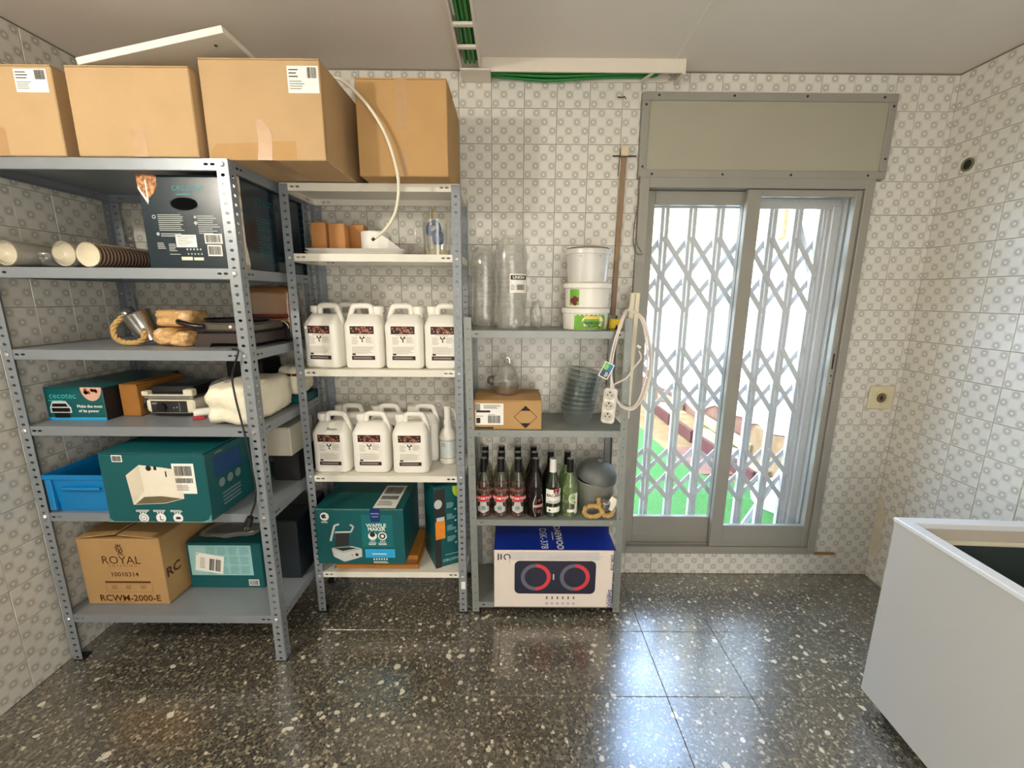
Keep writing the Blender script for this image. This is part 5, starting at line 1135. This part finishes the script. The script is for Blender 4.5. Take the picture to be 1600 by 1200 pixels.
# ---- bottles
z = RS[2]+.0006
RED = mat('red_label', S(200, 24, 40), .4); LAB = mat('bottle_label_grey', S(190, 192, 188), .4, 0, .05); PINKL = clear('rose_liquid', (.75, .42, .40, 1), .06, .05, .25, (.5, .16, .14, 1))
CAPB = mat('black_cap', S(18, 18, 20), .3, 0, .05)
def profile(r=.0385, h_=.288): return [(r-.006, 0), (r, .005), (r, .155), (r-.004, .172), (r*.62, .2), (r*.40, .222), (.0145, .25)]
def bottle(kind, label, group, x, y, rz=0):
    t = thing('liquor_bottle', label, 'bottle', (x, y, z), rz, group); r = .0385
    gm = {'vodka': BOTG, 'rum': GRNG, 'dark': DRKG, 'gin': clear('pale_green_glass', (.72, .84, .58, 1), .14, .05, .1, (.5, .6, .3, 1))}[kind]
    g = G(); g.lathe(profile(r), 24); g.build('glass', gm, t, smooth=40)
    cm = CAPB if kind != 'rum' else WHITEPL
    g = G(); g.lathe([(.0165, .222 if kind != 'dark' else .225), (.017, .224), (.016, .283), (.0165, .285), (.0165, .288), (0, .2885)], 18, cap1=False); g.build('cap', cm, t, smooth=40)
    g = G(); g.lathe([(.0168, .2878), (.012, .2888), (0, .289)], 16, cap0=False, cap1=False); g.build('cap_top', mat('grey_cap_top', S(150, 150, 150), .4), t)
    Cy = Cyl((0, 0, 0), r+.0003)
    if kind == 'vodka':
        g = G(); g.lathe([(r-.004, .004), (r-.002, .006), (r-.002, .02), (0, .02)], 20, cap1=False); g.build('liquid', PINKL, t, smooth=40)
        g = G(); g.poly(Cy, [(-.028, .034), (-.017, .026), (0, .02), (.017, .026), (.028, .034), (.028, .09), (-.028, .09)], .0006)
        g.f.pop(); g.m.pop(); g.v = g.v[:-7]
        for i in range(8):
            a, b = -.028+.007*i, -.021+.007*i; lo = lambda q: .024+.35*abs(q)
            g.quad(Cy.p(a, lo(a), .0006), Cy.p(b, lo(b), .0006), Cy.p(b, .09, .0006), Cy.p(a, .09, .0006))
        g.mat_i(1)
        for i in range(10):
            a, b = -.045+.009*i, -.036+.009*i; lo = lambda q: .082+6*q*q; hi = lambda q: .112+.0*q
            g.quad(Cy.p(a, lo(a), .0014), Cy.p(b, lo(b), .0014), Cy.p(b, hi(b), .0014), Cy.p(a, hi(a), .0014))
        g.mat_i(2); g.text(Cy, 'ANTARTICA', 0, .099, .0175, .0022, bold=.02); g.mat_i(3); g.ring(Cy, 0, .05, .008, .0105, .0012, 16).disc(Cy, 0, .05, .004, .0012, 10).poly(Cy, [(-.027, .082), (-.027, .055), (-.018, .06), (-.014, .08)], .0012).poly(Cy, [(.027, .055), (.027, .082), (.014, .08), (.018, .06)], .0012).lines(Cy, -.012, .03, .012, .036, 1, .0012)
        g.build('label', [LAB, RED, PAPER, DARK], t, fix=False)
    if kind == 'dark':
        o8 = [(-.016, .012), (.016, .012), (.026, .045), (.026, .075), (.016, .112), (-.016, .112), (-.026, .075), (-.026, .045)]
        g = G(); g.poly(Cy, [(a*1.12, .062+(b-.062)*1.06) for a, b in o8], .0006); g.mat_i(1); g.poly(Cy, o8, .0014); g.mat_i(2); g.rect(Cy, -.026, .053, .026, .07, .0022, 4); g.mat_i(3); g.text(Cy, 'BARCELO', 0, .0615, .0125, .003, bold=.02); g.mat_i(4); g.disc(Cy, 0, .09, .009, .0022, 12).disc(Cy, 0, .034, .010, .0022, 12)
        g.build('label', [PAPER, mat('dark_brown_label', S(44, 20, 16), .5), mat('brick_label', S(160, 70, 60), .5), PAPER, mat('brown_medal', S(110, 62, 52), .5)], t, fix=False)
    if kind == 'rum':
        g = G(); g.rect(Cy, -.042, .075, .042, .145, .0006, 10).rect(Cy, -.035, .028, .035, .055, .0006, 8); g.mat_i(1); g.disc(Cy, .012, .138, .016, .0016, 18); g.mat_i(2); g.text(Cy, 'BACARDI', .004, .114, .0195, .0016, bold=.02).text(Cy, 'CARTA BLANCA', .0, .083, .0085, .0016, bold=.02).lines(Cy, -.02, .094, .03, .102, 2, .0016, .2).poly(Cy, [(.004, .139), (.008, .144), (.012, .141), (.016, .144), (.02, .139), (.012, .134)], .0022).disc(Cy, -.02, .04, .005, .0014, 8); g.build('label', [PAPER, mat('dark_red_medal', S(150, 24, 30), .5), INK], t, fix=False)
    if kind == 'gin':
        g = G(); g.disc(Cy, .006, .1, .026, .0008, 22, .028).rect(Cy, -.025, .03, .02, .045, .0008, 5).rect(Cy, .012, .02, .034, .125, .0006, 3); g.mat_i(1); g.ring(Cy, .006, .1, .0, .003, .0016, 10).lines(Cy, -.008, .098, .022, .11, 3, .0016, .3).lines(Cy, -.02, .034, .012, .041, 2, .0016, .5).disc(Cy, .012, .078, .004, .0016, 8); g.build('label', [PAPER, mat('grey_green_print', S(80, 90, 70), .5)], t, fix=False)
    return t
vx = (-.128, -.046, .037)
rows_ = (-.262, -.180, -.098); rn = ('front', 'second', 'back'); cn = ('leftmost', 'second', 'third')
proto = None
for i, x in enumerate(vx):
    for j, y in enumerate(rows_):
        lab = 'black-capped clear bottle with red label, %s column, %s row of the bottle shelf' % (cn[i], rn[j])
        if proto is None: proto = bottle('vodka', lab, 'red-label clear bottles', x, y)
        else: dup(proto, (x+random.uniform(-.002, .002), y, z), random.uniform(-.15, .15), lab)
dk = bottle('dark', 'dark brown bottle with hexagonal label in the front row', 'dark bottles', .120, -.262, .45)
dup(dk, (.120, -.180, z), .1, 'dark brown bottle standing second behind the hexagonal-label bottle')
dup(dk, (.118, -.098, z), -.1, 'dark brown bottle at the back behind the hexagonal-label bottles')
rm = bottle('rum', 'green glass bottle with white label, red medal and white cap', None, .203, -.262, .12)
dup(dk, (.200, -.165, z), .3, 'dark bottle hidden behind the green white-capped bottle')
gn = bottle('gin', 'pale green bottle with round white label and black cap', None, .285, -.262, .3)
bottle('gin', 'yellow-green bottle behind the pale green round-label bottle', None, .283, -.165, 0)
# galvanised bucket with ropes
GALV = mat('galvanised_steel', S(168, 170, 162), .38, .45, .15, 20); GALD = mat('dull_grey_metal', S(104, 108, 106), .5, .3, .15, 14)
t = thing('metal_ice_bucket', 'galvanised metal bucket with domed grey lid and rope handles by the bottles', 'bucket', (.425, -.185, z))
Mg = Matrix.Rotation(-.10, 4, 'Y')
g = G(); g.lathe([(.075, 0), (.078, .003), (.094, .15), (.0965, .153), (.094, .156), (.09, .15), (.072, .006), (0, .006)], 32, cap1=False); g.build('body', GALV, t, smooth=40)
Ml = Matrix.Translation((0, 0, .165)) @ Matrix.Rotation(.16, 4, 'Y') @ Matrix.Rotation(.12, 4, 'X')
g = G(); g.lathe([(.1, 0), (.101, .008), (.095, .034), (.078, .06), (.05, .078), (.02, .0855), (0, .086)], 32, Ml, cap1=False); g.build('lid', GALD, t, smooth=40)
g = G(); g.lathe([(.014, .084), (.02, .092), (.018, .100), (.006, .104), (0, .104)], 16, Ml, cap1=False); g.build('knob', GALD, t, smooth=40)
rope_tube([(-.06, -.105, .055), (-.072, -.115, .033), (-.055, -.12, .0145), (-.015, -.122, .0142), (.012, -.12, .033), (.008, -.115, .05), (-.02, -.112, .062), (-.055, -.11, .058)], .011, 'rope_handle', t, world=False)
rope_tube([(-.005, -.108, .10), (.0, -.115, .06), (.02, -.12, .022), (.045, -.118, .0145), (.064, -.115, .032), (.07, -.108, .07), (.07, -.1, .11)], .011, 'rope_handle', t, world=False)
g = G(); g.lathe([(.012, -.02), (.021, -.012), (.023, .0), (.021, .02), (.016, .024), (.014, .01), (0, .008)], 18, Matrix.Translation((.025, -.125, .075)) @ Matrix.Rotation(.3, 4, 'X'), cap1=False); g.build('metal_clasp', SILVER, t, smooth=40)
g = G(); g.rbox(.035, .075, -.125, -.121, .05, .115, .001, Matrix.Translation((.05, 0, .08)) @ Matrix.Rotation(.5, 4, 'Y') @ Matrix.Translation((-.05, 0, -.08))); g.build('paper_tag', PAPER, t, fix=False)
# speaker carton
z = RS[3]+.0006
t, f = carton('speaker_box', 'white and blue party speaker box on the lowest shelf by the window', (.210, -.228, z), (.570, .25, .308), mat('white_card', S(226, 214, 204), .5, 0, .02), lift=(.0, .0))
BLU = mat('blue_card', S(8, 44, 150), .4, 0, .04)
F = f['front']; G().rect(f['top'], .0, .0, .578, .25, .0012).build('blue_top', BLU, t, fix=False); G().rect(f['right'], .0, .0, .25, .306, .0006).build('blue_side', BLU, t, fix=False)
q = G(); T_ = f['top']; q.text(T_, 'DAEWOO', .315, .11, .046, .0022, rot=-PI/2, bold=.02).text(T_, 'DSK-378', .24, .10, .05, .0022, rot=-PI/2, bold=.0).lines(T_, .285, .04, .29, .2, 1, .0022); q.build('top_lettering', WPRINT, t, fix=False)
BKS = mat('speaker_print_black', S(16, 18, 44), .4)
q = G(); x0, x1, y0, y1, r_ = .098, .487, .075, .252, .025
pts = []
for (sx, sy, a0) in ((x1-r_, y0+r_, -PI/2), (x1-r_, y1-r_, 0), (x0+r_, y1-r_, PI/2), (x0+r_, y0+r_, PI)):
    for k in range(6): a = a0+PI/2*k/5; pts.append((sx+r_*math.cos(a), sy+r_*math.sin(a)))
q.poly(F, pts, .0008); q.build('speaker_picture', BKS, t, fix=False)
q = G()
for cx in (.200, .387):
    q.mat_i(0); q.ring(F, cx, .165, .053, .072, .0016, 18, PI/2, PI*1.5); q.mat_i(1); q.ring(F, cx, .165, .053, .072, .0016, 18, -PI/2, PI/2); q.mat_i(2); q.disc(F, cx, .165, .05, .0012, 26)
q.mat_i(3); q.rect(F, .282, .152, .288, .182, .0016)
for (a, b) in ((.468, .235), (.468, .09)): q.mat_i(2); q.disc(F, a, b, .008, .0014, 8)
q.build('speaker_ring_picture', [mat('grey_ring_print', S(96, 94, 108), .4), mat('red_ring_print', S(206, 60, 70), .4), mat('navy_cone_print', S(24, 20, 46), .4, 0, .2, 30), SP], t, fix=False)
q = G(); q.text(F, 'DSK-378', .562, .245, .022, .0014, rot=-PI/2, bold=.02)
for k in range(6): q.lines(F, .252+.026*k, .045, .258+.026*k, .062, 1, .0014, .9, .0).ring(F, .255+.026*k, .022, .004, .006, .0014, 10)
q.rect(F, .017, .255, .024, .29, .0014).rect(F, .030, .258, .037, .288, .0014); q.ring(F, .062, .272, .011, .017, .0014, 18, -.6, PI*1.4); q.build('lettering', mat('dark_grey_print', S(70, 70, 78), .5), t, fix=False)
q = G(); q.text(F, 'DAEWOO', .558, .048, .022, .0014, rot=-PI/2, bold=.03).rect(F, .546, .015, .548, .08, .0014); q.build('blue_lettering', mat('navy_print', S(20, 40, 110), .5), t, fix=False)
q = G()
for k, (a, b) in enumerate(((.10, .262), (.16, .266), (.26, .262), (.30, .266), (.36, .262), (.42, .266), (.47, .262))): q.rect(F, a, b+.01, a+.05, b+.014, .0012).rect(F, a+.004, b, a+.04, b+.004, .0012)
q.rect(F, .07, .235, .075, .29, .0008); q.build('grey_grid_print', mat('pale_grey_print', S(196, 190, 190), .5), t, fix=False)
q = G(); q.rect(F, .075, .255, .5, .298, .0006); q.build('grey_band', mat('light_grey_print', S(206, 200, 196), .5), t, fix=False)

# ---- power strip and coil
CW = mat('coil_white', S(224, 214, 206), .45, 0, .03)
t = thing('power_strip', 'white three-socket power strip with cable coil hung on the rack post', 'power strip', (.437, -.355, .995))
g = G(); g.rbox(.405, .462, -.372, -.332, .998, 1.155, .009, Matrix.Translation((.433, -.35, 1.08)) @ Matrix.Rotation(.06, 4, 'Y') @ Matrix.Rotation(-.35, 4, 'Z') @ Matrix.Translation((-.433, .35, -1.08))); g.build('housing', WHITEPL, t, world=True, fix=False)
Ms = Matrix.Translation((.433, -.35, 1.08)) @ Matrix.Rotation(.06, 4, 'Y') @ Matrix.Rotation(-.35, 4, 'Z')
for dz in (-.048, 0, .048):
    g = G(); g.lathe([(.0215, 0), (.0205, .0012), (.0195, -.0), (.018, .0002), (0, .0003)], 22, Ms @ Matrix.Translation((0, -.0222, dz)) @ Matrix.Rotation(PI/2, 4, 'X'), cap0=False, cap1=False); so = g.build('socket', mat('socket_grey', S(196, 190, 178), .5), t, world=True, smooth=40)
    g = G(); 
    for dx in (-.009, .009): g.lathe([(.0032, 0), (.0032, .0012)], 8, Ms @ Matrix.Translation((dx, -.0226, dz)) @ Matrix.Rotation(PI/2, 4, 'X'))
    g.lathe([(.004, 0), (.004, .0012)], 8, Ms @ Matrix.Translation((.0, -.0226, dz+.012)) @ Matrix.Rotation(PI/2, 4, 'X')); g.build('pin_hole', DARK, so, world=True)
pts = [(.437, -.348, 1.155), (.438, -.345, 1.20)]
nl_ = 5
for k in range(nl_):
    ox, hw, hz = .005*math.sin(k*2.1), .085+.006*math.cos(k*1.7), .190+.005*math.sin(k*1.3)
    for i in range(12):
        a = PI+PI*.5-2*PI*i/12-.3 if 0 else PI-2*PI*i/12
        xx = .516+ox+hw*math.cos(a); zz = 1.252+hz*math.sin(a)
        yy = -.350+.004*k-(.01 if math.sin(a) < -.5 else 0)
        if math.sin(a) > .8: yy = -.338+.001*k; zz += .036
        if math.sin(a) > .95: yy = -.262+.003*k; zz = 1.486+.002*k
        pts.append((xx, yy, zz))
pts += [(.50, -.355, 1.2), (.53, -.36, 1.25), (.555, -.365, 1.29), (.545, -.36, 1.32)]
g = G(); g.tube(pts, .0042, 6, smooth=3); g.build('cord', CW, t, world=True, smooth=60)
g = G(); g.tube([(.531, -.375, 1.345), (.545, -.38, 1.335)], .006, 8); g.build('cable_tie', WHITEPL, t, world=True)
tg = Matrix.Translation((.41, -.362, 1.235)) @ Matrix.Rotation(.45, 4, 'Y')
Fg = Fr(tg @ V((-.022, 0, -.035)), tg.to_3x3() @ V((1, 0, 0)), tg.to_3x3() @ V((0, 0, 1)))
g = G(); g.prism(Fg, [(0, 0), (.044, 0), (.044, .07), (0, .07)], -.0008, .0002); g.mat_i(1); g.rect(Fg, .004, .034, .04, .066, .0008); g.mat_i(2); g.disc(Fg, .014, .05, .010, .0014, 14, .014); g.mat_i(3); g.rect(Fg, .004, .004, .04, .034, .0008); g.mat_i(0); g.lines(Fg, .022, .008, .038, .03, 4, .0014)
g.build('swing_tag', [PAPER, mat('tag_blue', S(20, 110, 160), .4), mat('tag_green', S(110, 200, 60), .4), mat('tag_dark', S(20, 60, 76), .4)], t, world=True, fix=False)

# ================================================================== chest freezer in the right foreground
fa = math.radians(-3.0)
t = thing('chest_freezer', 'white open-topped chest freezer in the right foreground', 'freezer', (1.372, -.782, 0), fa)
FW, FL, z0, z1 = .60, 1.12, .055, .785
rm_ = .036
oc = lambda e, zz: [V((e, -FL+e, zz)), V((FW-e, -FL+e, zz)), V((FW-e, -e, zz)), V((e, -e, zz))]
g = G(); g.loft([oc(.004, z0), oc(0, z0+.004), oc(0, z1-.016)], cap=False); b_ = len(g.v); g.add(oc(.004, z0), [(0, 1, 2, 3)]); g.build('outer_shell', FREEZ, t)
g = G(); g.loft([oc(0, z1-.016), oc(-.004, z1-.014), oc(-.004, z1-.003), oc(-.001, z1), oc(rm_-.002, z1), oc(rm_, z1-.003), oc(rm_, z1-.02)], cap=False); g.build('rim', mat('bright_rim_plastic', S(226, 230, 236), .35, 0, .01), t)
g = G(); g.loft([oc(rm_, z1-.02), oc(rm_+.004, z1-.055), oc(rm_+.012, z1-.056)], cap=False); g.build('inner_step', mat('grey_liner', S(188, 180, 168), .5, 0, .02), t)
g = G(); g.loft([oc(rm_+.012, z1-.056), oc(rm_+.014, z1-.066), oc(rm_+.024, z1-.066)], cap=False); g.build('seal', mat('pale_seal', S(206, 200, 180), .5), t)
g = G(); g.loft([oc(rm_+.024, z1-.066), oc(rm_+.03, .14)], cap=False); g.add(oc(rm_+.03, .14), [(0, 1, 2, 3)]); g.build('inner_liner', mat('dark_liner', S(58, 68, 68), .45, .1, .1, 4), t)
for (x, y) in ((.06, -.06), (FW-.06, -.06), (.06, -FL+.06), (FW-.06, -FL+.06)):
    g = G(); g.lathe([(.018, 0), (.02, .003), (.02, .02), (.012, .026), (.012, .0555)], 14, Matrix.Translation((x, y, 0))); g.build('foot', DARK, t, smooth=30)

# runs of print too fine to pick apart (PRINTS)
for o in bpy.data.objects:
    if o.name.split('.')[0] in ('fine_print', 'side_fine_print', 'icon_caption', 'grey_grid_print', 'print_line'): o['kind'] = 'stuff'
